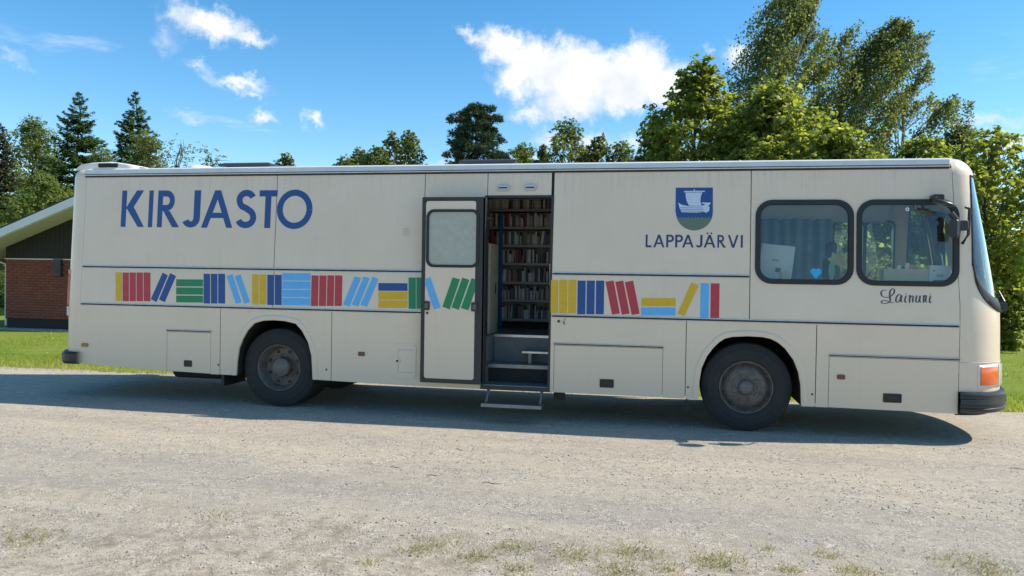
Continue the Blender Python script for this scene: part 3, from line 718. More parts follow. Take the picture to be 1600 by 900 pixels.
def build_rear():
    n = 3.0
    def rp(th, z, off=0.0):
        t_ = min(1, max(0, (z-3.0)/.12)); d = .11*(1-math.sqrt(max(0, 1-t_*t_))); a = .43-d+off; w = half(z)-d+off; c = math.cos(th); s = max(0., math.sin(th))
        zz = z
        return (X_R-a*s**(2/n)+ (0.0 if z < 2.93 else 0), YC-math.copysign(w*abs(c)**(2/n), c), zz)
    ts = [math.pi*(.5-.5*math.cos(math.pi*i/56)) for i in range(57)]
    zl = [.55, .8, 1.2, 1.275, 1.6, 2.0, 2.4, 2.8, 3.0, 3.03, 3.06, 3.085, 3.1, 3.112, 3.12]
    MB().grid([[rp(t, z) for t in ts] for z in zl]).build('rear_panel', PAINT, BUS, smooth=True, angle=60)
    MB().grid([[rp(t, z) for t in ts] for z in (.46, .549)]).build('rear_skirt', PAINT, BUS, smooth=True)
    rows = [[rp(t, z, o_) for t in ts] for z, o_ in ((.625, .0), (.628, .05), (.60, .075), (.50, .075), (.465, .055), (.46, -.03))]
    MB().grid(rows).build('rear_bumper', M_BUMP, BUS, smooth=True, angle=30)
    for s in (0, 1):
        f = (lambda t: t) if s == 0 else (lambda t: math.pi-t)
        tt = np.linspace(.34, .80, 8); o = None
        for za, zb_, m, nm in ((1.10, 1.24, M_CLEAR, 'reversing_lens'), (1.245, 1.66, M_REDL, 'brake_lens'), (1.665, 1.74, M_ORANGE, 'rear_indicator')):
            rows = [[rp(f(t), z, .002+(0 if (i in (0, 7) or z in (za, zb_)) else .02)) for i, t in enumerate(tt)] for z in (za, za+.01, zb_-.01, zb_)]
            q = MB().grid(rows).build('tail_lamp' if o is None else nm, m, BUS if o is None else o, smooth=True, angle=40)
            if o is None: o = q
    MB().grid([[(x, y, z) for y, z in ((.12, 3.06), (.2, 3.12), (.5, 3.15), (1.25, 3.175), (1.95, 3.15), (2.22, 3.12), (2.30, 3.06))] for x in (.26, 2, 4, 6, 8, 10, 11.12)]).build('roof', M_WHITE, BUS, smooth=True, angle=50)
    # white air intake hood at the tail, curved down forwards
    rows = []
    for x, h in ((.06, .05), (.12, .10), (.24, .115), (.55, .125), (.80, .09), (1.02, .05)):
        rows.append([(x, y, 3.10+h*k) for y, k in ((.20, 0), (.22, .8), (.30, 1), (2.1, 1), (2.18, .8), (2.2, 0))])
    MB().grid(rows).build('roof_hood', M_WHITE, BUS, smooth=True, angle=40, solid=.01)
    MB().box(.40, .70, .195, .24, 3.135, 3.195).build('hood_slot', M_DARK, BUS, bevel=.01)
    rows = [[(1.48+.17*math.cos(q*.5236)*k, 1.0+.3*math.sin(q*.5236)*k, 3.155+h) for q in range(13)] for k, h in ((1, 0), (.97, .06), (.8, .09), (.4, .10), (.01, .102))]
    MB().grid(rows).build('roof_dome', M_WHITE, BUS, smooth=True)
    for a, b in ((S(309, 262)[0]-.02, S(405, 258)[0]-.12), (S(700, 255)[0], S(800, 251)[0]-.05)):
        o = MB().box(a+.05, b-.05, .75, 1.75, 3.12, 3.19).build('roof_hatch', M_FRAME, BUS, bevel=.01)
        vs = [(a, .62), (b, .62), (b, 1.88), (a, 1.88)]
        lid = MB(); lid.add([(x, y, 3.195) for x, y in vs]+[(x, y, 3.225) for x, y in vs]+[(x+(.06 if x == a else -.06), y+(.06 if y < 1 else -.06), 3.25) for x, y in vs],
                            [(3, 2, 1, 0)]+[(k, (k+1) % 4, 4+(k+1) % 4, 4+k) for k in range(4)]+[(4+k, 4+(k+1) % 4, 8+(k+1) % 4, 8+k) for k in range(4)]+[(8, 9, 10, 11)])
        lid.build('hatch_lid', mat('smoked_acrylic', (.05, .045, .045), .25), o, bevel=.006)
build_rear()

# ---- lettering, emblem and book stripes: flat vinyl, a millimetre proud
def decal(px, m, name, parent, off=.0022, world=False, th=.0012):
    pts = px if world else [S(*p) for p in px]
    return prism(pts, (), off, th).build(name, m, parent)
def build_books():
    z6 = lambda a, b: (160+a/3.077, 400+b/3.077)
    z1 = lambda a, b: (850+a/5.333, 420+b/5.333)
    def quad(f, pts, m): decal([f(*p) for p in pts], m, 'book_stripe', BUS)
    def uprights(f, xs, y0, y1, m, lean=0):
        for a, b in xs: quad(f, [(a-lean, y1), (b-lean, y1+1), (b, y0+1), (a, y0)], m)
    def flats(f, x0, x1, ysr, m):
        for a, b in ysr: quad(f, [(x0, b), (x1, b+1), (x1, a+1), (x0, a)], m)
    def tilts(f, qs, m):
        for q in qs: quad(f, q, m)
    uprights(z6, [(64, 95)], 78, 216, M_YEL); uprights(z6, [(98, 127.5), (131, 161), (164.5, 195), (198.5, 231)], 79, 217, M_RED)
    tilts(z6, [[(233,207),(260,222),(315,93),(290,80)], [(272,209),(300,222),(354,97),(326,82)]], M_BLUE)
    flats(z6, 355, 484, [(112, 146), (151, 185), (190, 223)], M_GRN)
    uprights(z6, [(487, 518), (522, 553), (557, 590)], 85, 228, M_BLUE)
    tilts(z6, [[(643,231),(669,222),(625,87),(597,97)], [(683,231),(710,221),(664,89),(636,97)]], M_LBL)
    uprights(z6, [(720, 751), (755, 788)], 88, 233, M_YEL); uprights(z6, [(793, 825.5), (829, 862)], 90, 235, M_BLUE)
    flats(z6, 865, 1001, [(82, 118), (122, 158), (162, 198), (202, 237)], M_LBL)
    uprights(z6, [(1006, 1040), (1044, 1078), (1082, 1115), (1119, 1154)], 93, 240, M_RED, 3)
    tilts(z6, [[(1157,234),(1188,244),(1243,107),(1213,97)], [(1199,234),(1230,243),(1285,108),(1257,98)], [(1241,235),(1272,244),(1328,112),(1300,99)]], M_LBL)
    flats(z6, 1327, 1467, [(130, 167)], M_BLUE); flats(z6, 1327, 1467, [(171, 209), (213, 249)], M_YEL)
    uprights(z6, [(1472, 1507), (1510, 1545)], 103, 254, M_GRN)
    uprights(z1, [(58, 120), (128, 195), (203, 271)], 92, 370, M_YEL, 3); uprights(z1, [(281, 348), (357, 424), (434, 502)], 98, 378, M_BLUE, 4)
    tilts(z1, [[(567,382),(632,372),(580,97),(513,108)], [(649,383),(714,373),(660,98),(594,109)], [(731,385),(797,374),(743,98),(674,112)]], M_RED)
    flats(z1, 812, 1097, [(243, 312)], M_YEL); flats(z1, 809, 1096, [(322, 388)], M_LBL)
    tilts(z1, [[(1112,374),(1170,395),(1290,138),(1227,113)]], M_YEL)
    uprights(z1, [(1306, 1376)], 120, 408, M_LBL, 6); uprights(z1, [(1390, 1463)], 121, 409, M_RED, 4)
build_books()

def arc(cx, cy, rx, ry, a0, a1, n=20): return [(cx+rx*math.cos(R(a0+(a1-a0)*i/n)), cy+ry*math.sin(R(a0+(a1-a0)*i/n))) for i in range(n+1)]
def stroke_poly(pts, t):
    L_, R_ = [], []
    for i, p in enumerate(pts):
        a = Vector(pts[max(i-1, 0)]); b = Vector(pts[min(i+1, len(pts)-1)]); d = (b-a).normalized(); n = Vector((-d.y, d.x))*t/2
        L_.append((p[0]+n.x, p[1]+n.y)); R_.append((p[0]-n.x, p[1]-n.y))
    return L_, R_
def glyph(ch, t):
    """list of (kind, data), letter height 1; returns width too"""
    s = t*1.16
    P = lambda x0, x1, y0, y1, w=s: ('poly', [(x0, y0), (x0+w, y0), (x1+w, y1), (x1, y1)])
    V = lambda x: ('poly', [(x, 0), (x+t, 0), (x+t, 1), (x, 1)])
    if ch == 'K': return [V(0), P(.14, .50, .50, 1, t*1.45), ('poly', [(.62-t*.2, 0), (.62+t*1.05, 0), (.14+t*1.35, .62), (.14+t*.3, .50)])], .80
    if ch == 'I': return [V(0)], t
    if ch == 'L': return [V(0), ('poly', [(t, 0), (.46, 0), (.46, t), (t, t)])], .46
    if ch == 'T': return [V(.25-t/2), ('poly', [(0, 1-t), (.25-t/2, 1-t), (.25-t/2, 1), (0, 1)]), ('poly', [(.25+t/2, 1-t), (.5, 1-t), (.5, 1), (.25+t/2, 1)])], .5
    if ch in 'PR':
        yb = .44 if ch == 'R' else .42
        bowl = [(t, 1-t/2), (.30, 1-t/2)]+arc(.30, (1-t/2+yb+t/2)/2, .27-t/2, (1-t/2-yb-t/2)/2, 90, -90, 14)+[(.30, yb+t/2), (t, yb+t/2)]
        out = [V(0), ('line', bowl)]
        if ch == 'R': out.append(('poly', [(.58-s*.3, 0), (.58+s*.9, 0), (.20+s*1.1, yb), (.20, yb)]))
        return out, (.58+s*.9 if ch == 'R' else .57)
    if ch == 'J': return [('poly', [(.46-t, .26), (.46, .26), (.46, 1), (.46-t, 1)]), ('line', arc(.23, .26, .23-t/2, .26-t/2, 0, -155, 16))], .46
    if ch == 'A': return [P(0, .40-s*.0, 0, 1), ('poly', [(.80, 0), (.80+s, 0), (.40+s, 1), (.40+s*.25, .88)]), ('poly', [(.16+s*.6, .26), (.74, .26), (.74-.05, .26+t*.85), (.21+s*.6, .26+t*.85)])], .80+s
    if ch == 'V': return [P(.36, 0, 0, 1), P(.36+.02, .74, 0, 1)], .74+s
    if ch == 'S':
        c = arc(.27, .745, .215-t*.15, .255-t/2, 20, 180, 12)+arc(.27, .745, .215-t*.15, .22, 195, 235, 3)+[(.27, .52)]+arc(.27, .265, .235-t*.15, .22, 55, 10, 4)+arc(.27, .265, .235-t*.15, .265-t/2, 0, -160, 14)
        return [('line', c)], .54
    if ch == 'O': return [('line', arc(.5, .5, .5-t/2, .52-t/2, 0, 360, 48))], 1.0
    return [], .5
def put_text(chars, t, m, label):
    root = empty('lettering', parent=BUS)
    for ch, u0, u1, v0, v1 in chars:
        dots = ch == 'Ä'; g, w = glyph('A' if dots else ch, t)
        a = S(u0, v1); b = S(u1, v0); xl, xr = a[0], b[0]; zb_, zt = a[1], b[1]
        mb = MB()
        f = lambda p: (xl+(xr-xl)*p[0]/w, zb_+(zt-zb_)*p[1])
        for k, (kind, d) in enumerate(g):
            o_ = .0022+.0006*k
            if kind == 'poly':
                q = prism([f(p) for p in d], (), o_, .001); mb.add(q.v, q.f)
            else:
                L_, R_ = stroke_poly(d, t)
                rows = [[SP(*f(p), o_) for p in L_], [SP(*f(p), o_) for p in R_]]
                mb.grid(rows)
        if dots:
            for cx in (.30, .62):
                q = prism([f(p) for p in [(cx-.06, 1.06), (cx+.07, 1.06), (cx+.07, 1.19), (cx-.06, 1.19)]], (), .0022, .001); mb.add(q.v, q.f)
        mb.build('letter', m, root)
    return root
put_text([('K',188.5,228,297.5,354.5),('I',231,240.5,297.5,355),('R',245,282.5,297.5,355),('J',283.5,314.5,297.3,355.5),('A',314,365.5,297.3,355.8),('S',368,401,296.5,356.5),('T',403.5,434,297.2,356.2),('O',431.5,489.5,297.2,356.6)], .165, M_BLUE, 'upper')
z7 = lambda a: 980+a/6.427
put_text([(c, z7(a), z7(b), 270+621/6.427+k*.08, 270+748/6.427+k*.08) for k, (c, a, b) in enumerate([('L',184,246),('A',262,376),('P',391,470),('P',481,561),('A',552,669),('J',686,757),('Ä',768,887),('R',905,993),('V',1010,1118),('I',1140,1162)])], .15, M_NAVY, 'lower')
def build_emblem():
    e = lambda a, b: (980+a/6.427, 270+b/6.427)
    sh = [(488,150),(860,148),(860,400)]+[(674+186*math.cos(R(q)), 395+184*math.sin(R(q))) for q in range(0, 181, 12)]+[(484,400)]
    o = decal([e(*p) for p in sh], M_BLUE, 'coat_of_arms', BUS)
    base = [(674+184*math.cos(R(q)), 395+182*math.sin(R(q))) for q in range(18, 163, 8)]
    top = []
    for k in range(11):
        x = 505+k*34; top += [(x, 452), (x+8, 436), (x+17, 458)]
    top = [p for p in top if 498 < p[0] < 848]
    decal([e(*p) for p in base]+[e(*p) for p in top], M_OLIVE, 'field_base', o, .0032)
    decal([e(*p) for p in [(585,200),(755,197),(738,240),(735,290),(748,332),(622,332),(600,290),(590,250)]], M_PALE, 'sail', o, .0032)
    decal([e(*p) for p in [(570,183),(778,180),(778,192),(570,196)]], M_PALE, 'yard', o, .0034)
    decal([e(*p) for p in [(668,165),(680,165),(680,181),(668,182)]], M_PALE, 'mast', o, .0032)
    decal([e(*p) for p in [(512,298),(545,320),(620,336),(740,336),(785,318),(750,306),(752,297),(838,300),(836,312),(815,330),(828,350),(822,385),(792,402),(770,392),(700,400),(545,396),(525,350)]], M_PALE, 'hull', o, .0036)
    for k, (y0, y1) in enumerate(((348, 352), (366, 370), (382, 386))):
        decal([e(530+k*6, y0), e(765, y0+4), e(765, y1+4), e(530+k*6, y1)], M_BLUE, 'plank_line', o, .0042)
build_emblem()
def spline(pts, n=8):
    out = []
    P = [Vector(p) for p in pts]; P = [P[0]*2-P[1]]+P+[P[-1]*2-P[-2]]
    for i in range(1, len(P)-2):
        for k in range(n):
            t = k/n; a, b, c, d = P[i-1], P[i], P[i+1], P[i+2]
            out.append(.5*((2*b)+(c-a)*t+(2*a-5*b+4*c-d)*t*t+(3*b-a-3*c+d)*t**3))
    return [tuple(p) for p in out]+[tuple(P[-2])]
def build_script():
    e = lambda p: S(1360+p[0]/13.33, 440+p[1]/13.33)
    strokes = [[[(335,182),(270,180),(225,220),(232,285),(290,325),(370,325),(450,285),(495,220),(492,165),(455,150),(415,190),(402,270),(410,350),(405,415),(340,452),(260,455),(225,425),(275,392),(340,405),(420,436),(485,440)]],
               [[(645,290),(590,270),(542,330),(530,400),(560,432),(610,400),(642,300)], [(655,285),(635,390),(660,432)]],
               [[(742,295),(718,380),(725,430),(755,425)], [(735,258),(750,256)]],
               [[(820,278),(812,440)], [(818,350),(855,300),(888,312),(880,380),(885,432)]],
               [[(965,290),(945,390),(965,432),(1010,405),(1032,300)], [(1035,290),(1025,400),(1050,432)]],
               [[(1110,285),(1105,440)], [(1108,320),(1145,292),(1160,305),(1148,400),(1180,432)]],
               [[(1250,300),(1230,390),(1240,438),(1270,428)], [(1243,268),(1258,266)]]]
    root = empty('lettering', parent=BUS)
    for st in strokes:
        mb = MB()
        for k, pts in enumerate(st):
            d = spline([e(p) for p in pts]); n = len(d)
            L_, R_ = [], []
            for i, p in enumerate(d):
                a = Vector(d[max(i-1, 0)]); b = Vector(d[min(i+1, n-1)]); q = (b-a).normalized()
                w = .007+.010*abs(q.y)**2
                if len(pts) == 2 and abs(pts[0][0]-pts[1][0]) < 20 and abs(pts[0][1]-pts[1][1]) < 5: w = .016
                nn = Vector((-q.y, q.x))*w/2; o_ = .002+.0004*k+.0006*i/n
                L_.append(SP(p[0]+nn.x, p[1]+nn.y, o_)); R_.append(SP(p[0]-nn.x, p[1]-nn.y, o_))
            mb.grid([L_, R_])
        mb.build('letter', mat('slate_vinyl', (.06, .065, .10), .45), root)
build_script()

# ---- wheels
def wheel(cx, y0, front):
    """outer face toward -y at y0"""
    r = .51; wd = .285; o = MB().lathe_y(cx, r, [(.300, y0+.020), (.315, y0+.008), (.345, y0+.002), (.375, y0), (.380, y0+.004), (.40, y0+.002), (.435, y0+.006), (.440, y0+.012), (.470, y0+.018), (.492, y0+.03), (.500, y0+.034), (.507, y0+.05), (.51, y0+.09), (.503, y0+.095), (.503, y0+.105), (.51, y0+.11), (.51, y0+.18), (.503, y0+.185), (.503, y0+.195), (.51, y0+.20), (.503, y0+.255), (.47, y0+.275), (.38, y0+wd), (.30, y0+wd-.01)], 72).build('wheel', M_TYRE, BUS, smooth=True, angle=38)
    if front:
        prof = [(.302, y0+.024), (.298, y0+.012), (.288, y0+.012), (.280, y0+.030), (.268, y0+.075), (.258, y0+.085), (.235, y0+.060), (.20, y0+.035), (.165, y0+.030), (.160, y0+.024), (.12, y0+.024), (.095, y0+.02), (.085, y0-.02), (.07, y0-.035), (.062, y0-.038), (.0005, y0-.038)]
    else:
        prof = [(.302, y0+.024), (.298, y0+.010), (.288, y0+.010), (.280, y0+.03), (.262, y0+.06), (.255, y0+.13), (.24, y0+.150), (.17, y0+.155), (.165, y0+.150), (.13, y0+.150), (.125, y0+.07), (.115, y0+.055), (.10, y0+.05), (.0005, y0+.05)]
    rim = MB().lathe_y(cx, r, prof, 60).build('rim', M_RIM, o, smooth=True, angle=35)
    hub_y = y0-.040 if front else y0+.046
    MB().lathe_y(cx, r, [(.060, hub_y+.02), (.060, hub_y+.004), (.054, hub_y), (.0005, hub_y)] if front else [(.098, hub_y+.03), (.098, hub_y+.006), (.088, hub_y), (.0005, hub_y)], 32).build('hub_cap', M_HUB, o, smooth=True, angle=35)
    n = 10 if front else 8; rr = .246 if front else .208; yy = (y0+.066) if front else y0+.150
    for k in range(n):                       # hand holes
        a = 2*math.pi*(k+.5)/n; cx2, cz2 = cx+rr*math.cos(a), r+rr*math.sin(a)
        pts = []
        for j in range(10):
            b = 2*math.pi*j/10; p = math.cos(b)*(.030 if front else .026); q = math.sin(b)*(.016 if front else .019)
            pts.append((cx2-p*math.sin(a)+q*math.cos(a), cz2+p*math.cos(a)+q*math.sin(a)))
        prism(pts, (), 0.006, .02, flatY=yy-(.004 if front else 0)).build('hand_hole', M_BLACK, o)
    for k in range(10):                      # wheel nuts
        a = 2*math.pi*k/10; rr2 = .140; y_ = (y0+.024) if front else y0+.15
        c2, d2 = cx+rr2*math.cos(a), r+rr2*math.sin(a)
        prism([(c2+.015*math.cos(j*math.pi/3), d2+.015*math.sin(j*math.pi/3)) for j in range(6)], (), .02, .024, flatY=y_).build('wheel_nut', M_HUB, o, bevel=.002)
XWF, XWR = S(1167.5, 607)[0]-.005, S(434, 577)[0]-.03
wheel(XWF, .065, True); wheel(XWR, .075, False)
def plain_wheel(cx, y0):
    o = MB().lathe_y(cx, .51, [(.28, y0+.03), (.30, y0+.01), (.38, y0), (.47, y0+.015), (.503, y0+.04), (.51, y0+.09), (.51, y0+.20), (.503, y0+.25), (.47, y0+.275), (.38, y0+.285), (.30, y0+.275), (.28, y0+.25)], 48).build('wheel', M_TYRE, BUS, smooth=True, angle=38)
    MB().lathe_y(cx, .51, [(.295, y0+.02), (.285, y0+.13), (.20, y0+.15), (.0005, y0+.15)], 32).build('rim', M_RIM, o, smooth=True)
plain_wheel(XWR, .41); plain_wheel(XWR, 2.06); plain_wheel(XWR, 1.73); plain_wheel(XWF, 2.07)
def build_underbody():
    def b(name, *a, bevel=.01): return MB().box(*a).build(name, M_DARK, BUS, bevel=bevel)
    b('chassis_beam', .6, 11.2, .72, .86, .52, .80); b('chassis_beam', .6, 11.2, 1.64, 1.78, .52, .80)
    for x0_, x1_, y0_ in ((.35, XWR-.72, .1), (XWR-.72, XWR+.72, .98), (XWR+.72, DX0-.05, .1), (DX1+.06, XWF-.70, .1), (XWF-.70, XWF+.70, .98), (XWF+.70, 11.3, .1)): b('underfloor', x0_, x1_, y0_, 2.2, .86, .90)
    for x in (XWF, XWR): MB().tube([(x, .35, .51), (x, 1.05, .51), (x, 1.25, .50), (x, 1.45, .51), (x, 2.15, .51)], [.07, .08, .2 if x < 5 else .09, .08, .07], 14).build('axle', M_DARK, BUS, smooth=True)
    MB().tube([(1.55, .35, .42), (2.25, .35, .42)], .13, 14).build('silencer', M_DARK, BUS, smooth=True)
    MB().tube([(2.25, .35, .43), (2.6, .6, .45), (3.6, .95, .55)], .05, 8).build('exhaust_pipe', M_DARK, BUS, smooth=True)
    b('fuel_tank', 3.95, 4.75, .35, 1.0, .34, .75, bevel=.05); b('battery_box', 7.0, 8.2, .2, .9, .42, .8); b('engine_block', 4.6, 6.4, .95, 1.55, .40, .9, bevel=.05)
    b('spare_carrier', .7, 1.9, .9, 1.9, .45, .8)
    MB().box(6.72, 6.74+.12, .35, .37, .22, .62).build('mud_flap', M_BLACK, BUS)
    MB().box(2.36, 2.38+.02, .08, .62, .24, .60).build('mud_flap', M_BLACK, BUS)
    x = S(1073, 632)[0]; MB().tube([(x, .06, .46), (x, .06, .30), (x-.01, .07, .19)], .010, 6).build('drain_pipe', M_BLACK, BUS)
    # far side of the body: skirt with clearance, arches left as plain dark openings
    for a, c in ((.3, XWR-.62), (XWR+.62, XWF-.6), (XWF+.6, 11.17)): MB().box(a, c, 2.405, 2.42, .55, 1.275).build('far_skirt', PAINT, BUS)
    for xc in (XWR, XWF): MB().box(xc-.62, xc+.62, 2.405, 2.42, 1.1, 1.275).build('far_skirt', PAINT, BUS)
build_underbody()

# ---- saloon: far wall with windows, floor, ceiling, partitions
def build_interior():
    def far(x0, x1, z0, z1, holes=()):
        pts = rect(x0, x1, z0, z1); mb = prism(pts, holes, 0, .03, lean=False, flatY=2.40)
        mb.v = [(x, y-ys(z)+.02, z) for x, y, z in mb.v]; return mb.build('far_wall', M_INT, BUS)
    wz0, wz1 = 1.55, 2.56
    far(.3, 10.30, 1.275, 3.0); 
    fw = [(10.345, 10.735), (10.765, 11.125)]
    far(10.30, 11.16, 1.275, 3.0, [rrect(a, b, wz0, wz1, .08, 4) for a, b in fw])
    for a, b in fw:
        f = prism(rrect(a-.012, b+.012, wz0-.03, wz1+.03, .08, 4), [rrect(a+.006, b-.006, wz0+.006, wz1-.006, .07, 4)], 0, .02, flatY=2.30).build('far_window', M_BLACK, BUS)
        f.rotation_euler.x = 0
        prism(rrect(a, b, wz0, wz1, .08, 4), (), 0, .005, flatY=2.35).build('far_pane', M_GLASS, f)
    for x0_, x1_, y0_ in ((.35, XWR-.72, .12), (XWR-.72, XWR+.72, .98), (XWR+.72, DX0-.02, .12), (DX1+.06, XWF-.70, .12), (XWF-.70, XWF+.70, .98), (XWF+.70, 11.45, .12)): MB().box(x0_, x1_, y0_, 2.36, .92, .985).build('floor', M_FLOOR, BUS)
    for xc in (XWR, XWF): MB().box(xc-.72, xc+.72, .05, .98, 1.16, 1.19).build('wheel_box', M_FLOOR, BUS)
    MB().box(DX0-.02, DX1+.06, 1.0, 2.36, .92, .985).build('floor', M_FLOOR, BUS)
    MB().box(.4, 11.2, .16, 2.27, 2.93, 2.95).build('ceiling', M_GREY, BUS)
    MB().grid([[(x, y, z) for y, z in ((2.28, 2.56), (2.16, 2.64), (2.00, 2.80), (1.93, 2.925))] for x in (7.2, 11.0)]).build('ceiling_cove', mat('pale_lining', (.72, .69, .63), .6), BUS, solid=.01)
    # blue curtain behind the counter, in soft folds
    cur = MB(); xs = np.linspace(8.6, 10.28, 120)
    cur.grid([[(x, 2.20+.022*math.sin(x*42)+.01*math.sin(x*17+1), z) for x in xs] for z in (1.0, 1.8, 2.60)]); cur.build('curtain', M_CURT, BUS, smooth=True, angle=80)
    # counter below the windows, and dashboard
    MB().box(9.02, 11.05, .14, .72, 1.70, 1.74).build('counter', M_INT, BUS, bevel=.006)
    MB().box(9.72, 11.0, .62, .66, .99, 1.70).build('counter_front', M_INT, BUS)
    rows = []
    for y in np.linspace(.35, 2.15, 10): rows.append([(11.02, y, 1.55), (11.18, y, 1.60), (11.45, y, 1.52), (11.52, y, 1.30)])
    MB().grid(rows).build('dashboard', M_BUMP, BUS, smooth=True, solid=.02)
    # driver's seat
    b = MB().box(10.12, 10.26, 1.45, 1.95, 1.45, 2.05).build('driver_seat', M_SEAT, BUS, bevel=.06, seg=4)
    MB().box(10.12, 10.62, 1.45, 1.95, 1.32, 1.47).build('seat_cushion', M_SEAT, b, bevel=.05, seg=4)
    MB().box(10.13, 10.24, 1.56, 1.84, 2.06, 2.26).build('headrest', M_SEAT, b, bevel=.05, seg=4)
    MB().box(10.25, 10.5, 1.6, 1.8, .98, 1.33).build('seat_pedestal', M_DARK, b)
    sw = [(10.98+.08*math.sin(q*math.pi/12)*1.2, 1.7+.23*math.cos(q*math.pi/12), 1.74+.2*math.sin(q*math.pi/12)) for q in range(25)]
    s = MB().tube(sw, .014, 8, cap=False).build('steering_wheel', M_BLACK, BUS, smooth=True)
    MB().tube([(10.98, 1.7, 1.74), (11.15, 1.7, 1.55)], .03, 8).build('steering_column', M_BLACK, s)
    # shelving behind the driver's cab and toward the tail, closing the view
    MB().box(8.52, 8.58, 1.5, 2.36, .985, 2.92).build('partition', M_GREY, BUS)
    MB().box(7.9, 8.55, 1.95, 2.36, .985, 2.9).build('cabinet', M_INT, BUS)
    MB().box(2.0, 2.04, .2, 2.36, .985, 2.9).build('partition', M_GREY, BUS)
    # entrance: frame, steps, partition, post
    fr = prism(rect(DX0-.03, DX1+.028, DZ0-.02, DZ1+.028), [rect(DX0, DX1, DZ0+.03, DZ1)], .012, .14).build('door_frame', M_FRAME, BUS, bevel=.004)
    st = MB().box(DX0, DX1, -.005, .30, .385, .425).build('entrance_step', M_STEP, BUS, bevel=.006)
    MB().box(DX0, DX1, .30, .315, .385, .63).build('step_riser', M_DARK, st)
    MB().box(DX0, DX1, .27, .62, .60, .645).build('step_tread', M_STEP, st, bevel=.006)
    MB().box(DX0, DX1, .255, .27, .60, .648).build('step_nosing', M_STEP, st, bevel=.003)
    MB().box(DX0, DX1, .62, .635, .645, .985).build('step_riser', M_RISER, st)
    MB().box(DX0, DX1, .615, 1.02, .95, .985).build('step_tread', M_FLOOR, st)
    MB().box(DX0, DX1, .600, .63, .957, .992).build('step_nosing', M_ALU, st, bevel=.003)
    MB().box(DX0-.03, DX0-.005, .13, 1.0, .40, .985).build('stairwell_side', M_RISER, st); MB().box(DX1+.005, DX1+.05, .13, 1.0, .40, .985).build('stairwell_side', M_RISER, st)
    # folding metal stool standing on the tread
    k = MB().box(6.30, DX1-.01, .40, .60, .775, .805).build('step_shelf', M_ALU, st, bevel=.005); MB().box(6.37, 6.41, .48, .52, .645, .775).build('shelf_leg', M_STEP, st)
    MB().box(5.80, 5.83, .62, 1.12, .985, 2.16).build('side_partition', M_TIMB, BUS, bevel=.004)
    MB().box(5.828, 5.836, .92, .97, 1.50, 1.64).build('partition_handle', M_FRAME, BUS)
    # hanging grab rail
    MB().tube([(DX1-.02, .3, 1.1), (DX1-.03, .3, 1.9)], .014, 8).build('grab_rail', M_ALU, BUS)
build_interior()

def build_shelves():
    sh = empty('bookshelf', parent=BUS)
    x0, x1, yf, yb = 5.30, 6.78, 1.98, 2.33
    lev = [onY(857, v, yf)[2] for v in (327.5, 355.5, 384, 412.5, 442, 470, 500)]
    for z in lev:
        MB().box(x0, x1, yf+.02, yb, z-.02, z).build('shelf_board', M_RISER, sh); MB().box(x0, x1, yf, yf+.018, z-.026, z+.012).build('shelf_lip', mat('shelf_enamel', (.34, .34, .33), .5), sh, bevel=.003)
    MB().box(x0, x1, yb, yb+.02, .99, 2.85).build('back_board', M_GREY, sh)
    for x in (x0-.02, x1): MB().box(x, x+.02, yf, yb, .99, 2.85).build('upright', M_GREY, sh)
    MB().box(5.66, 5.71, yf-.06, yf-.005, .99, 2.66).build('blue_post', M_POST, sh, bevel=.006)
    MB().box(x0, x1, yf-.02, yb, .99, 1.05).build('plinth', M_DARK, sh)
    cols = [((.80, .79, .76), 11, 'white'), ((.55, .53, .50), 7, 'grey'), ((.24, .23, .22), 5, 'dark grey'), ((.07, .07, .08), 5, 'black'), ((.36, .06, .07), 2, 'red'), ((.13, .20, .36), 2, 'blue'), ((.30, .23, .17), 3, 'brown'), ((.58, .53, .42), 3, 'cream'), ((.12, .20, .15), 1, 'green')]
    mats = []
    for c, w, nm in cols: mats += [mat('book_cover_'+nm.replace(' ', '_'), c, .6, var=.35, vscale=25)]*w
    r2 = random.Random(11); cache = {}
    names = ['top', 'second', 'third', 'fourth', 'fifth', 'sixth', 'lowest']
    for k, z in enumerate(lev):
        x = 5.50+r2.uniform(0, .03); xe = 6.50
        gap = r2.uniform(5.6, 6.3)
        while x < xe:
            w = r2.choice((.018, .022, .026, .03, .034, .04)); h = r2.choice((.14, .165, .18, .19, .2, .21, .215)); d = r2.choice((.13, .15, .17)); m = r2.choice(mats)
            if k == 0: h = min(h, .15)
            key = (w, h, d, m.name)
            if key not in cache:
                o = MB().box(-w/2+.001, w/2-.001, 0, d, 0, h).build('book', m, None); o.data.name = 'book_mesh'
                nm = MB()
                cache[key] = o.data; first = o
            else:
                first = bpy.data.objects.new('book', cache[key]); C.objects.link(first)
            first.location = (x+w/2, yf+.03+r2.uniform(0, .025), z+.001)
            if r2.random() < .07: first.rotation_euler.y = R(r2.uniform(4, 9)); x += .015
            cn = m.name[11:].replace('_', ' ')
            tag(first, '%s book in the %s row %sof the shelves inside the doorway' % (cn, names[k], 'from the top ' if k not in (0, 6) else ''), 'book', 'books on the %s shelf' % names[k])
            x += w+.0015
build_shelves()

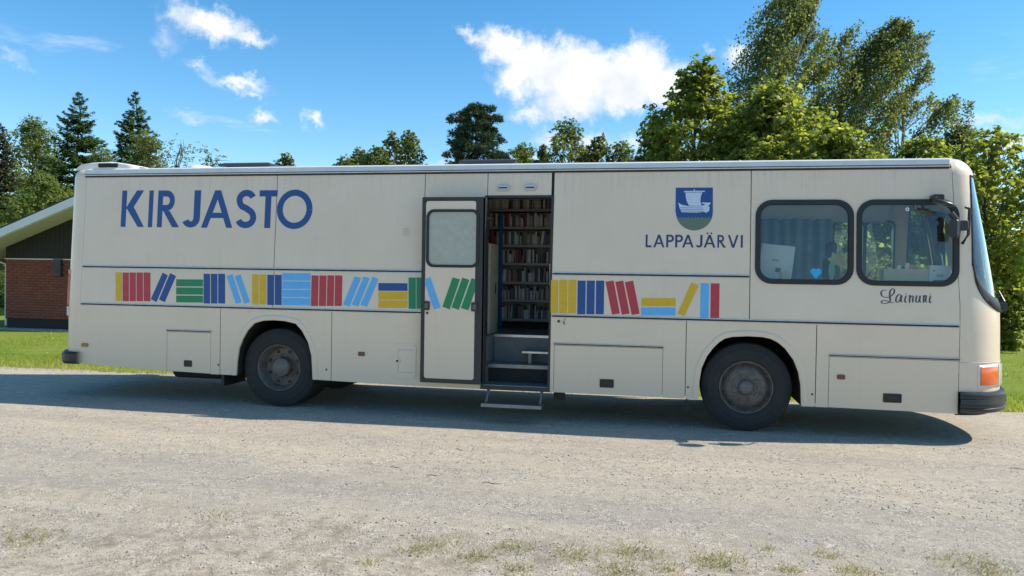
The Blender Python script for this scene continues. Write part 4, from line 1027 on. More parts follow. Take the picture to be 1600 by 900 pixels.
# ---- the open door, swung out and standing flat against the side
def build_door():
    Y = -.10
    def Q(u, v): p = onY(u, v, Y); return (float(p[0]), float(p[2]))
    x0, z1 = Q(661, 308); x1, _ = Q(759, 309); z0 = Q(655, 597)[1]
    x0 = (x0+Q(655, 597)[0])/2
    D = empty('door', parent=BUS)
    wx0, wx1 = Q(666, 372)[0], Q(749, 372)[0]; wz1, wz0 = Q(707, 327)[1], Q(707, 418)[1]
    prism(rrect(x0, x1, z0, z1, .015, 3), [rect(x0+.045, x1-.115, z0+.05, z1-.045)], 0, .055, flatY=Y).build('door_frame', M_FRAME, D, bevel=.006)
    MB().box(x1-.03, x1-.002, Y+.0, Y+.13, z0+.01, z1-.01).build('door_edge', M_FRAME, D, bevel=.004)
    prism(rrect(x0+.047, x1-.117, z0+.052, z1-.047, .03, 4), [rrect(wx0+.02, wx1-.02, wz0+.02, wz1-.02, .07, 5)], -.004, .04, flatY=Y).build('door_panel', PAINT, D, bevel=.005)
    prism(rrect(wx0, wx1, wz0, wz1, .095, 6), [rrect(wx0+.032, wx1-.032, wz0+.032, wz1-.032, .07, 6)], .010, .03, flatY=Y).build('door_window', M_BLACK, D, bevel=.006)
    prism(rrect(wx0+.025, wx1-.025, wz0+.025, wz1-.025, .075, 6), (), -.008, .006, flatY=Y).build('frosted_pane', M_FROST, D)
    f = lambda a, b: Q(600+a/2.25, 260+b/2.25)
    for pts, m in (([(139,398),(163,389),(199,495),(175,504)], M_LBL), ([(241,390),(267,397),(231,503),(205,493)], M_GRN), ([(275,391),(300,399),(263,504),(237,496)], M_GRN), ([(308,392),(332,402),(296,506),(270,498)], M_GRN)):
        prism([f(*p) for p in pts][::-1], (), -.002, .0012, flatY=Y).build('book_stripe', m, D)
    for u, v in ((666.5, 477.5), (741.5, 479.5)):
        x, z = Q(u, v); h = prism(rrect(x-.04, x+.04, z-.055, z+.055, .015, 4), (), .016, .02, flatY=Y).build('door_handle', M_BUMP, D, bevel=.006)
        prism(rrect(x-.02, x+.02, z-.03, z+.03, .01, 3), (), .020, .006, flatY=Y).build('handle_lever', M_HUB, D, bevel=.003)
    x, z = Q(667.5, 489); prism([(x+.016*math.cos(q*.785), z+.016*math.sin(q*.785)) for q in range(8)], (), .006, .012, flatY=Y).build('door_lock', M_FRAME, D, bevel=.002)
    for z in (z0+.25, z1-.25): MB().tube([(x1-.02, Y+.10, z), (x1+.03, .02, z), (x1+.05, .06, z)], .018, 8).build('door_hinge', M_FRAME, D, smooth=True)
build_door()
def build_fold_step():
    z = .222
    s = MB().box(5.94, 6.66, -.26, -.03, z-.02, z+.012).build('folding_step', mat('dull_step_metal', (.13, .128, .12), .6, .3, var=.3, vscale=14), BUS, bevel=.005)
    MB().box(5.94, 6.66, -.267, -.255, z-.026, z+.016).build('step_edge', M_STEP, s, bevel=.003)
    for x in (5.97, 6.62):
        MB().tube([(x, -.08, z), (x-.01, .03, .40)], .011, 6).build('step_arm', M_STEP, s); MB().tube([(x, -.16, z), (x+.015, .05, .40)], .009, 6).build('step_arm', M_STEP, s)
build_fold_step()

# ---- mirrors
def build_mirrors():
    def Q(u, v, Y): return tuple(onY(u, v, Y))
    # kerb mirror over the cab window
    a = Q(1466, 308, -.02); m = empty('kerb_mirror', parent=BUS)
    MB().box(a[0]-.055, a[0]+.055, -.06, .09, a[2]-.025, a[2]+.03).build('bracket', M_BUMP, m, bevel=.015, seg=3)
    MB().tube([(a[0]-.03, -.03, a[2]), (a[0]-.05, -.14, a[2]-.03), (a[0]-.02, -.20, a[2]-.06)], .014, 8).build('arm', M_BUMP, m, smooth=True)
    c = Vector((a[0]-.0, -.20, a[2]-.085)); rows = []
    for k, h in ((.01, .035), (.5, .030), (.85, .015), (1, 0), (.97, -.012)):
        rows.append([(c.x+.115*k*math.cos(q*.3927), c.y+.08*k*math.sin(q*.3927), c.z+h+.115*k*math.cos(q*.3927)*(-.25)) for q in range(17)])
    MB().grid(rows).build('mirror_shell', M_BUMP, m, smooth=True, angle=60)
    MB().grid([[(c.x+.108*k*math.cos(q*.3927), c.y+.075*k*math.sin(q*.3927), c.z-.013+.108*k*math.cos(q*.3927)*(-.25)-.012*(1-k*k)) for q in range(17)] for k in (.01, .5, 1)]).build('mirror_glass', M_CHROME, m, smooth=True)
    # main mirror on its arm at the corner
    m2 = empty('wing_mirror', parent=BUS); p = Q(1499, 352, -.05)
    MB().tube([(p[0]+.09, .03, p[2]+.20), (p[0]+.09, -.07, p[2]+.17), (p[0]+.08, -.08, p[2]-.10), (p[0]+.06, .02, p[2]-.19)], .017, 8).build('arm', M_BUMP, m2, smooth=True)
    MB().box(p[0]-.07, p[0]+.07, -.13, -.03, p[2]-.06, p[2]+.05).build('clamp', M_BUMP, m2, bevel=.02, seg=3)
    MB().tube([(p[0]-.10, -.09, p[2]+.13), (p[0]-.03, -.10, p[2]+.02), (p[0]-.04, -.10, p[2]-.14)], [.03, .04, .03], 10).build('knuckle', M_BUMP, m2, smooth=True)
    hx = p[0]-.14; rows = []
    prism(rrect(-.11, .11, -.185, .185, .06, 5), (), .012, .045, flatY=0).build('mirror_head', M_BUMP, m2, bevel=.015, seg=3)
    hd = [o for o in m2.children if o.name.startswith('mirror_head')][0]
    hd.location = (hx+.07, -.13, p[2]-.04); hd.rotation_euler = (0, 0, R(128)); hd.scale = (.40, .8, .52)
    gl = prism(rrect(-.095, .095, -.17, .17, .05, 5), (), .015, .002, flatY=0).build('mirror_glass', M_CHROME, m2); gl.location = hd.location; gl.rotation_euler = hd.rotation_euler; gl.scale = hd.scale
    # far mirror, seen through the cab
    m3 = empty('wing_mirror', parent=BUS); q = Q(1406, 376, 2.75)
    hd = prism(rrect(-.10, .10, -.19, .19, .06, 5), (), .0, .05, flatY=0).build('mirror_head', M_GREY, m3, bevel=.015, seg=3); hd.location = (q[0], 2.75, q[2])
    MB().tube([(q[0], 2.76, q[2]+.15), (q[0]+.1, 2.6, q[2]+.3), (q[0]+.25, 2.44, q[2]+.3)], .014, 8).build('arm', M_BUMP, m3, smooth=True)
build_mirrors()

# ---- loose things inside the cab
def build_cab_things():
    zc = 1.741
    # computer screen seen from behind
    a = onY(1198, 386, .42); b = onY(1243, 434, .42)
    t = tag(empty('computer_monitor', (9.30, .42, zc)), 'back of a white computer monitor on the counter behind the rear cab window', 'monitor')
    w, h = .38, .40
    k = MB().box(-w/2, w/2, -.02, .03, .02, .02+h).build('screen_case', M_PAPER, t, bevel=.012, seg=3); k.rotation_euler = (0, R(6), R(-4))
    MB().box(-.05, .03, -.024, -.018, .22, .25).build('badge', M_GREY, k); MB().box(.0, .06, -.026, -.018, .10, .15).build('connector', M_FRAME, k)
    MB().box(-.05, .05, .0, .03, .0, .1).build('stand', M_PAPER, t); MB().box(-.12, .12, -.06, .12, 0, .012).build('foot', M_PAPER, t)
    # cup
    cp = tag(MB().lathe_y(0, 0, [(.001, 0), (.032, 0), (.040, .11), (.036, .11), (.029, .006), (.001, .006)], 20).build('paper_cup', M_CARD, None, smooth=True), 'beige cup in front of the white monitor', 'cup')
    cp.rotation_euler = (R(90), 0, 0); cp.location = (9.37, .20, zc)
    # tray with orange and white slips
    u0 = onY(1379, 440, .28)[0]; u1 = onY(1449, 440, .28)[0]
    t = tag(empty('cardboard_tray', ((u0+u1)/2, .34, zc)), 'long cardboard tray with orange slips on the counter in the front cab window', 'tray')
    w = (u1-u0)/2
    MB().box(-w, w, -.10, -.092, 0, .15).build('tray_side', M_CARD, t); MB().box(-w, w, .092, .10, 0, .15).build('tray_side', M_CARD, t)
    MB().box(-w, -w+.008, -.092, .092, 0, .15).build('tray_end', M_CARD, t); MB().box(w-.008, w, -.092, .092, 0, .15).build('tray_end', M_CARD, t); MB().box(-w+.008, w-.008, -.092, .092, 0, .008).build('tray_base', M_CARD, t)
    mo = mat('orange_paper', (.80, .22, .06), .7)
    for i, (x, m, hh, rr) in enumerate(((-.07, M_PAPER, .18, 5), (.0, mo, .20, -14), (.03, M_PAPER, .21, 4), (.055, mo, .20, 12), (.10, mo, .17, 40))):
        s = MB().box(-.02, .02, -.002, .002, 0, hh).build('paper_slip', m, t); s.location = (x, -.03+.02*i, .01); s.rotation_euler = (0, R(rr), 0)
    # white network box with an aerial
    p = onY(1468, 441, .26)
    t = tag(empty('network_box', (p[0], .28, zc)), 'white box with a label and a thin aerial at the front end of the counter', 'device')
    k = MB().box(-.11, .11, -.03, .05, .0, .195).build('case', M_PAPER, t, bevel=.006)
    MB().box(-.035, .035, -.0325, -.030, .06, .10).build('barcode_label', M_GREY, k); MB().box(-.07, .06, -.0325, -.030, .018, .032).build('text_line', M_FRAME, k); MB().box(-.075, -.05, -.0325, -.030, .13, .14).build('text_line', M_FRAME, k)
    MB().tube([(.05, .03, .16), (.035, .03, .30), (.02, .03, .33)], [.009, .008, .006], 8).build('aerial', M_PAPER, t)
    # yellow flower ornament and green leaf-shaped card
    p = onY(1307, 405, .30); t = tag(empty('flower_ornament', (p[0], .30, zc)), 'yellow paper flower with a green leaf standing in the rear cab window', 'ornament')
    pet = []
    for q in range(24): rr = .075*(1+.25*math.cos(q*math.pi/12*6)); pet.append((rr*math.cos(q*math.pi/12), .25+rr*math.sin(q*math.pi/12)))
    prism(pet, (), 0, .012, flatY=0).build('blossom', mat('yellow_paper', (.62, .60, .18), .7), t)
    prism([(-.05+.035*math.cos(q*.5236), .12+.115*math.sin(q*.5236)) for q in range(12)], (), .012, .010, flatY=0).build('leaf', mat('mint_paper', (.28, .50, .36), .7), t)
    MB().tube([(0, 0, 0), (0, 0, .2)], .005, 6).build('stem', mat('green_stem', (.08, .2, .05), .6), t)
build_cab_things()

# ------------------------------------------------------------------ trees and shrubs
M_BARK = mat('grey_bark', (.13, .105, .08), .9, col2=(.07, .055, .042), vscale=9, bump=.6, bscale=25, stretch=(1, 1, .3))
M_BIRCH = mat('birch_bark', (.62, .60, .56), .8, col2=(.10, .09, .085), vscale=4, bump=.3, bscale=20, stretch=(1, 1, 3.0))
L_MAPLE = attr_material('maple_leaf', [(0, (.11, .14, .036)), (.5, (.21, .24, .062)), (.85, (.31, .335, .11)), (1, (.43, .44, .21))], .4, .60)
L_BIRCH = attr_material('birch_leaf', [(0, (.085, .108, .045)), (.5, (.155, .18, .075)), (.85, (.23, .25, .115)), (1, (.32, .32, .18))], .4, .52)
L_YOUNG = attr_material('young_leaf', [(0, (.08, .11, .03)), (.5, (.15, .19, .055)), (.85, (.23, .265, .09)), (1, (.35, .35, .16))], .5, .45)
L_OLIVE = attr_material('olive_leaf', [(0, (.07, .095, .028)), (.5, (.15, .175, .055)), (.85, (.23, .24, .09)), (1, (.31, .29, .14))], .55, .35)
L_SPRUCE = attr_material('spruce_needle', [(0, (.03, .06, .016)), (.5, (.065, .115, .026)), (.85, (.12, .175, .04)), (1, (.20, .24, .07))], .6, .25)
L_PINE = attr_material('pine_needle', [(0, (.026, .048, .024)), (.5, (.052, .082, .038)), (.85, (.085, .115, .05)), (1, (.15, .16, .08))], .6, .15)
L_BROWN = attr_material('brown_needle', [(0, (.03, .035, .015)), (.5, (.06, .06, .028)), (.85, (.10, .085, .045)), (1, (.15, .12, .07))], .65, .15)

def unit(v): return v/np.maximum(np.linalg.norm(v, axis=-1, keepdims=True), 1e-9)
def leaf_quads(P, nrm, tan, L, Wd, fold=.18):
    n = len(P); b = unit(np.cross(nrm, tan)); L = L[:, None]; Wd = Wd[:, None]
    V = np.stack([P-tan*L*.5, P+b*Wd*.5+nrm*Wd*fold-tan*L*.05, P+tan*L*.5, P-b*Wd*.5+nrm*Wd*fold-tan*L*.05], 1)
    return V.reshape(-1, 3)
def limb(mb, a, b, r0, r1, bow=.12, n=6, sides=6, rr=None):
    a, b = Vector(a), Vector(b); d = b-a; side = Vector((rr.uniform(-1, 1), rr.uniform(-1, 1), rr.uniform(0, .8)))*d.length*bow
    pts = [a+d*(i/n)+side*math.sin(math.pi*i/n)*.8+Vector((rr.uniform(-1, 1), rr.uniform(-1, 1), 0))*d.length*.015*(0 < i < n) for i in range(n+1)]
    mb.tube(pts, [r0+(r1-r0)*i/n for i in range(n+1)], sides, cap=False); return pts
def finish(name, label, cat, group, base, trunk, bark, V, A, leafmat):
    t = tag(empty(name, base), label, cat, group)
    trunk.build('trunk', bark, t, smooth=True, angle=60)
    np_mesh('crown', V, 4, np.arange(len(V)), leafmat, t, attr=np.repeat(A, 4))
    return t
def broadleaf(name, label, base, H_, rad, leafmat, seed, n_lobe=26, n_leaf=16000, leaf=.11, crown0=.25, lobe=.34, top=.75, wind=0.0, bark=None, group=None, squash=1.0, cat='tree', dense=.62, rr0=None, blunt=False):
    """crown of leafy lobes carried on limbs; lobes are hollow-ish shells of leaf sprays"""
    n_leaf = int(n_leaf*1.7); rad *= 1.22; n_lobe = int(n_lobe*1.3)
    rr = random.Random(seed); g = np.random.default_rng(seed); bark = bark or M_BARK
    tr = MB(); r0 = rr0 or max(.03, H_*.016)
    c0 = H_*crown0
    trunk = limb(tr, (0, 0, -.05), (rr.uniform(-.03, .03)*H_, rr.uniform(-.03, .03)*H_, H_*.9), r0, r0*.15, .03, 10, 8, rr)
    Vs, As = [], []
    lobes = []
    for k in range(n_lobe):
        f = (k+.5)/n_lobe; h = f**.85
        prof = math.sin(math.pi*min(1, (h*.96+.06))**top)**.75 if h < 1 else .1
        if blunt: prof = (1-h**2.6)**.5*(.75+.25*min(1, h*3))
        a = k*2.39996+rr.uniform(-.4, .4); q = rad*prof*rr.uniform(.35, .80)
        z = c0+(H_*.95-c0)*h
        lr = rad*lobe*rr.uniform(.7, 1.25)*(1.0-.35*h)
        lobes.append((np.array([q*math.cos(a)+wind*h*rad, q*math.sin(a)*squash, z]), lr))
    lobes.append((np.array([wind*rad, 0, H_-rad*lobe*.5]), rad*lobe*.62))
    tot = sum(l[1]**2 for l in lobes)
    for c, lr in lobes:
        zt = max(c0*.6, c[2]-lr*1.2-.25*np.hypot(c[0], c[1])); i = min(9, max(1, int(zt/(H_*.9)*10)))
        p = limb(tr, trunk[i], c, r0*.42*(1-i/13), r0*.07, .12, 5, 5, rr)
        for _ in range(3):
            e = c+np.array([rr.gauss(0, 1), rr.gauss(0, 1), rr.gauss(0, .8)])*lr*.55; limb(tr, p[3+_ % 2], e, r0*.12, r0*.03, .1, 3, 4, rr)
        n = max(40, int(n_leaf*lr**2/tot)); ns = max(6, n//9)
        d = unit(g.standard_normal((ns, 3))); d[:, 2] += .12; d = unit(d)
        rad_ = lr*(.30+.78*g.uniform(0, 1, ns)**dense)*(1+.22*np.sin(d[:, 0]*5+seed)*np.sin(d[:, 1]*4+d[:, 2]*5))
        sp = c+d*rad_[:, None]*np.array([1, 1, .85])
        m = 9; pts = np.repeat(sp, m, 0)+g.standard_normal((ns*m, 3))*lr*.095*np.array([1, 1, .75])
        dd = np.repeat(d, m, 0); nn = len(pts)
        nrm = unit(dd*.55+np.array([0, 0, .75])+g.standard_normal((nn, 3))*.55)
        tan = unit(np.cross(nrm, g.standard_normal((nn, 3)))+np.array([wind*.6, 0, -.45])); tan = unit(tan-nrm*np.sum(tan*nrm, 1)[:, None])
        L = leaf*g.uniform(.7, 1.35, nn)
        Vs.append(leaf_quads(pts, nrm, tan, L, L*g.uniform(.6, .85, nn)))
        tone = g.normal(.45, .10)
        As.append(np.clip(np.repeat(g.normal(tone, .10, ns), m)+g.normal(0, .13, nn), 0, 1))
    return finish(name, label, cat, group, base, tr, bark, np.concatenate(Vs), np.concatenate(As), leafmat)
def birch(name, label, base, H_, rad, seed, n_str=950, leaf=.085, wind=-.5, crown0=.2, group=None, per=24):
    """weeping crown: thin hanging strands pulled to one side by the wind"""
    rr = random.Random(seed); g = np.random.default_rng(seed); tr = MB(); r0 = H_*.011
    trunk = limb(tr, (0, 0, -.05), (wind*.4, 0, H_*.97), r0, r0*.12, .02, 14, 8, rr)
    Vs, As = [], []; nb = 60; bpts = []
    for k in range(nb):
        f = (k+.5)/nb; z = H_*(crown0+(.98-crown0)*f); a = k*2.4+rr.uniform(-.5, .5)
        prof = (math.sin(math.pi*(f*.9+.1)**.8))**.7; q = rad*max(.12, prof)*rr.uniform(.55, 1.05)
        i = min(13, max(2, int(z/(H_*.97)*14*.93)))
        e = Vector((q*math.cos(a)+wind*q*.35, q*math.sin(a), z+q*.28))
        p = limb(tr, trunk[i], e, r0*.30*(1-f*.6), r0*.05, .14, 6, 5, rr); bpts.append(p)
        for _ in range(2):
            e2 = e+Vector((rr.gauss(0, .5), rr.gauss(0, .5), rr.gauss(.1, .3)))*q*.4; bpts.append(limb(tr, p[3], e2, r0*.12, r0*.03, .1, 5, 4, rr))
    for s in range(n_str):
        p = rr.choice(bpts); t = rr.random()**.6*(len(p)-1.001); i = int(t); st = np.array(p[i].lerp(p[i+1], t-i))
        ln = rr.uniform(.35, 1.35)*rad*.50; m = per; u = np.linspace(0, 1, m)
        out = unit(np.array([[st[0]+wind, st[1], .15]]))[0]
        curve = st+np.outer(u, out)*ln*.55+np.outer(u, [wind*1.1, 0, 0])*ln*.6+np.outer(u**1.7, [0, 0, -1])*ln*.95
        pts = curve+g.standard_normal((m, 3))*.05*(1+rad*.15)
        nrm = unit(g.standard_normal((m, 3))+np.array([0, -.2, .35]))
        tan = unit(np.array([wind*.9, 0, -1])+g.standard_normal((m, 3))*.45); tan = unit(tan-nrm*np.sum(tan*nrm, 1)[:, None])
        L = leaf*g.uniform(.7, 1.3, m); Vs.append(leaf_quads(pts, nrm, tan, L, L*g.uniform(.55, .8, m)))
        As.append(np.clip(rr.gauss(.42, .14)+g.normal(0, .12, m), 0, 1))
    return finish(name, label, 'tree', group, base, tr, M_BIRCH, np.concatenate(Vs), np.concatenate(As), L_BIRCH)
def spruce(name, label, base, H_, rad, seed, mat_=None, group=None, n_wh=38, droop=.28, card=.21):
    rr = random.Random(seed); g = np.random.default_rng(seed); tr = MB(); r0 = H_*.014
    limb(tr, (0, 0, -.05), (0, 0, H_), r0, .01, .005, 8, 7, rr)
    Vs, As = [], []
    for w in range(n_wh):
        f = (w+.3)/n_wh; z = H_*(.04+.955*f); Lb = rad*(1-f)**.78*rr.uniform(.86, 1.12)+.05
        nb = rr.randint(8, 11) if f < .9 else 6
        for k in range(nb):
            a = 2*math.pi*(k+rr.uniform(-.3, .3))/nb+w*1.1; ln = Lb*rr.uniform(.68, 1.14)
            zj = z+rr.uniform(-.6, .6)*H_/n_wh; d = np.array([math.cos(a), math.sin(a), 0]); sd = np.array([-math.sin(a), math.cos(a), 0])
            m = int(12+ln*62); u = g.uniform(.08, 1, m)**.75
            dr = droop*rr.uniform(.5, 1.35); zc = zj+ln*(.22*(1-f)*0+(.30*f)*u-dr*(1-f*.6)*np.sin(u*1.9)+.10*u**3)
            lat = g.normal(0, 1, m)*ln*.20*(1.1-u)**.7*np.clip(u*2.5, .2, 1)
            P = np.array([0, 0, 0.])+np.outer(u*ln, d)+np.outer(lat, sd); P[:, 2] = zc-np.abs(lat)*.28+g.normal(0, .035, m)
            tan = unit(d*.8+np.outer(np.sign(lat), sd)*.75+np.array([0, 0, -.22])+g.standard_normal((m, 3))*.28)
            nrm = unit(np.array([0, 0, 1.])+d*.2+g.standard_normal((m, 3))*.45); nrm = unit(nrm-tan*np.sum(nrm*tan, 1)[:, None])
            L = card*g.uniform(.6, 1.3, m)*(.55+.45*min(1, ln)); Vs.append(leaf_quads(P, nrm, tan, L, L*.36, -.25))
            As.append(np.clip(rr.gauss(.36, .12)+.28*(u-.5)+g.normal(0, .1, m), 0, 1))
            tr.tube([(0, 0, z), tuple(d*ln*.5+np.array([0, 0, z-droop*.5*ln*(1-f*.6)+.1*f*ln])), tuple(d*ln*.9+np.array([0, 0, z-droop*.85*ln*(1-f*.6)+.25*f*ln]))], [.022*(1-f)+.006, .012*(1-f)+.004, .003], 4, cap=False)
    return finish(name, label, 'tree', group, base, tr, M_BARK, np.concatenate(Vs), np.concatenate(As), mat_ or L_SPRUCE)
def pine(name, label, base, H_, rad, seed, group=None, n_t=5600):
    rr = random.Random(seed); g = np.random.default_rng(seed); tr = MB(); r0 = H_*.018
    trunk = limb(tr, (0, 0, -.05), (.1, 0, H_*.95), r0, r0*.2, .02, 12, 8, rr)
    Vs, As = [], []; nl = 84
    for k in range(nl):
        f = (k+.5)/nl; z = H_*(.22+.74*f); a = k*2.4+rr.uniform(-.4, .4); prof = math.sqrt(max(.02, 1-max(0, (f-.25)/.78)**2.4))*(.8+.2*min(1, f*4)); q = rad*prof*rr.uniform(.30, .95)
        c = np.array([q*math.cos(a), q*math.sin(a), z+.12*q]); i = min(11, max(1, int(z/(H_*.95)*12-1)))
        limb(tr, trunk[i], c, r0*.35*(1-f*.6), r0*.06, .12, 5, 5, rr)
        lr = rad*rr.uniform(.20, .34)*(1.1-.4*f); nt = n_t//nl; d = unit(g.standard_normal((nt, 3))); d[:, 2] = np.abs(d[:, 2])*.8-.15
        sp = c+unit(d)*lr*(g.uniform(.25, 1, nt)**.6)[:, None]*np.array([1.15, 1.15, .75])
        m = 9; P = np.repeat(sp, m, 0); up = np.repeat(unit(unit(d)*.5+np.array([0, 0, .8])), m, 0)
        tan = unit(up*.75+g.standard_normal((nt*m, 3))*.7); L = g.uniform(.14, .24, nt*m); P = P+tan*L[:, None]*.5
        nrm = unit(np.cross(tan, g.standard_normal((nt*m, 3)))); Vs.append(leaf_quads(P, nrm, tan, L, np.full(nt*m, .045), .1))
        As.append(np.clip(np.repeat(g.normal(rr.gauss(.42, .1), .12, nt), m)+g.normal(0, .1, nt*m), 0, 1))
    return finish(name, label, 'tree', group, base, tr, M_BARK, np.concatenate(Vs), np.concatenate(As), L_PINE)

def spot(u, vtop, Y):                       # base point and height of a tree whose tip stands at that place
    p = onY(u, vtop, Y); return (float(p[0]), Y, 0.0), float(p[2])
def wide(px, Y): return px/FPX*(Y-CAM[1])/2*1.0
GB = 'trees behind the bus'
def build_trees():
    # left of the bus
    b, h = spot(2, 192, 24); spruce('spruce_tree', 'brownish dark conifer at the far left edge behind the brick house', b, h, 2.0, 1, L_BROWN, GB)
    b, h = spot(52, 181, 27); broadleaf('aspen_tree', 'light green leafy tree between the brown conifer and the left spruce', b, h, 2.5, L_YOUNG, 2, 30, 15000, .12, .12, .36, group=GB)
    b, h = spot(123, 143, 22); spruce('spruce_tree', 'taller pointed spruce rising over the rear corner of the bus', b, h, 3.0, 3, None, GB)
    b, h = spot(211, 141, 25); spruce('spruce_tree', 'slender dark spruce standing alone over the blue lettering', b, h, 2.75, 4, None, GB)
    b, h = spot(60, 268, 16); broadleaf('leafy_shrub', 'bushy light green shrub above the roof of the brick house', b, h, 1.9, L_YOUNG, 5, 18, 9000, .11, .1, .42, group=GB)
    b, h = spot(228, 207, 19); broadleaf('willow_shrub', 'olive green bush in front of the slender spruce', b, h, 2.0, L_OLIVE, 6, 20, 10000, .09, .1, .36, group=GB)
    b, h = spot(160, 232, 20); broadleaf('willow_shrub', 'low olive bush between the two spruces', b, h, 1.6, L_OLIVE, 61, 16, 8000, .09, .1, .40, group=GB)
    b, h = spot(284, 214, 21); broadleaf('willow_shrub', 'thin see-through bush right of the slender spruce', b, h, 1.6, L_OLIVE, 7, 22, 2200, .075, .1, .42, group=GB)
    b, h = spot(330, 232, 21); broadleaf('willow_shrub', 'pale sparse bush behind the rear roof hatch', b, h, 1.5, L_OLIVE, 8, 22, 3200, .075, .1, .42, group=GB)
    SAP = [(447,238,34,1.5,L_OLIVE,'small pale treetop just above the roof over the last blue letter'),
           (538,243,34,1.7,L_BIRCH,'lowest dark tree at the left end of the middle clump'),(562,231,36,1.7,L_BIRCH,'second dark tree from the left in the middle clump'),(588,228,33,1.7,L_YOUNG,'yellowish small tree in the middle clump above the roof'),
           (613,206,36,1.35,L_BIRCH,'narrow dark tree left of the tall light one in the middle clump'),(641,203,34,1.6,L_YOUNG,'tallest light green tree of the middle clump above the roof'),
           (818,222,34,1.9,L_YOUNG,'pale treetop right beside the round pine'),(850,226,33,1.0,L_BIRCH,'thin dark treetop between the pine and the pointed young birch'),(887,185,31,2.0,L_YOUNG,'pointed young birch under the big white cloud'),
           (915,228,34,1.5,L_OLIVE,'pale low treetop just right of the pointed young birch'),(938,209,32,1.45,L_BIRCH,'narrow young tree right of the pointed young birch'),(972,220,32,1.9,L_BIRCH,'low dark treetop before the maple begins')]
    for i, (u, v, Y, rd, lm, lab) in enumerate(SAP):
        b, h = spot(u, v, Y); broadleaf('birch_sapling', lab, b, h, rd, lm, 70+i, 44, 15000, .115, .12, .29, group=GB, dense=.5, blunt=True)
    b, h = spot(745, 160, 34); pine('pine_tree', 'round dark pine standing alone above the bus roof', b, h, 2.45, 14, GB, n_t=7500)
    # maples close behind the bus
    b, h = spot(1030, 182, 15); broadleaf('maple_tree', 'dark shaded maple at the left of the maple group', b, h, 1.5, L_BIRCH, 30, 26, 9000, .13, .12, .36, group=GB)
    b, h = spot(1100, 92, 14); broadleaf('maple_tree', 'tall maple with a leaning crown beside the cloud', b, h, 2.0, L_MAPLE, 31, 34, 16000, .14, .12, .34, wind=-.05, group=GB)
    b, h = spot(1205, 132, 13.5); broadleaf('maple_tree', 'broad yellow green maple in front of the weeping birches', b, h, 2.35, L_MAPLE, 32, 34, 18000, .14, .10, .34, group=GB)
    b, h = spot(1310, 205, 12); broadleaf('maple_tree', 'low maple behind the cab windows', b, h, 1.9, L_MAPLE, 33, 26, 12000, .14, .06, .36, group=GB)
    b, h = spot(1440, 215, 13); broadleaf('maple_tree', 'young maple behind the front end of the bus', b, h, 1.9, L_MAPLE, 34, 24, 11000, .14, .06, .36, group=GB)
    # weeping birches
    b, h = spot(1262, -34, 19); birch('birch_tree', 'tallest weeping birch with its top cut by the picture edge', b, h, 2.75, 40, 2300, .10, wind=-.6, group=GB)
    b, h = spot(1418, 20, 20); birch('birch_tree', 'second weeping birch to the right with a gap of sky between', b, h, 2.55, 41, 2000, .10, wind=-.6, group=GB)
    # right of the bus
    b, h = spot(1500, 190, 20); broadleaf('rowan_tree', 'light treetop behind the front roof corner of the bus', b, h, 1.5, L_OLIVE, 42, 20, 7000, .12, .15, .38, group=GB)
    b, h = spot(1558, 202, 13); broadleaf('rowan_tree', 'open leafy tree beside the windscreen at the right edge', b, h, 2.0, L_MAPLE, 43, 26, 4200, .14, .30, .32, group=GB, rr0=.09)
    b, h = spot(1625, 235, 15); broadleaf('rowan_tree', 'leafy tree cut off by the right edge of the picture', b, h, 1.8, L_MAPLE, 44, 22, 4600, .14, .28, .34, group=GB, rr0=.09)
    b, h = spot(1572, 430, 13); broadleaf('ivy_shrub', 'dense green bush standing on the lawn beside the front bumper', b, h, .42, L_MAPLE, 45, 22, 3600, .10, .04, .55, cat='shrub', top=.9)
    for i, (u, v, Y, rd) in enumerate([(1555, 395, 42, 2.6), (1610, 385, 46, 3.0), (1660, 380, 44, 2.6)]):
        b, h = spot(u, v, Y); broadleaf('leafy_shrub', ['round bush across the lawn right behind the windscreen', 'round bush across the lawn at the right edge', 'round bush just outside the right edge'][i], b, h, rd, L_YOUNG, 50+i, 18, 6000, .16, .03, .42, cat='shrub')
    b, h = spot(-14, 330, 19); broadleaf('leafy_shrub', 'sunlit bush behind the left wall of the brick house', b, h, 1.6, L_YOUNG, 55, 18, 6000, .11, .03, .42, cat='shrub')
build_trees()
def build_wood():
    # the edge of a wood closing the view behind everything
    Vs, As = [], []
    for k in range(46):
        x = -75+k*3.9+rng.uniform(-1, 1); Y = 62+rng.uniform(-4, 6); h = rng.uniform(4.2, 6.8); rd = rng.uniform(1.8, 2.8)
        for _ in range(9):
            c = np.array([x+rng.normal(0, rd*.5), Y+rng.normal(0, 1), h*rng.uniform(.12, .85)]); ns = 150
            d = unit(rng.standard_normal((ns, 3))); P = c+d*rd*.55*rng.uniform(.5, 1, (ns, 1))
            nrm = unit(d+np.array([0, 0, .6])+rng.standard_normal((ns, 3))*.5); tan = unit(np.cross(nrm, rng.standard_normal((ns, 3)))); L = rng.uniform(.22, .42, ns)
            Vs.append(leaf_quads(P, nrm, tan, L, L*.7)); As.append(np.clip(rng.normal(.4, .2, ns), 0, 1))
    V = np.concatenate(Vs); o = np_mesh('far_wood', V, 4, np.arange(len(V)), L_BIRCH, attr=np.repeat(np.concatenate(As), 4))
    tag(o, 'distant dark green edge of a wood behind the trees', 'wood', kind='stuff')
    mb = MB().grid([[(x, y, .065) for x in (14, 30, 60, 120)] for y in (27.0, 30.5)])
    tag(mb.build('road', mat('pale_asphalt', (.34, .34, .33), .85, var=.15)), 'pale road crossing beyond the lawn at the right', None, kind='structure')
build_wood()

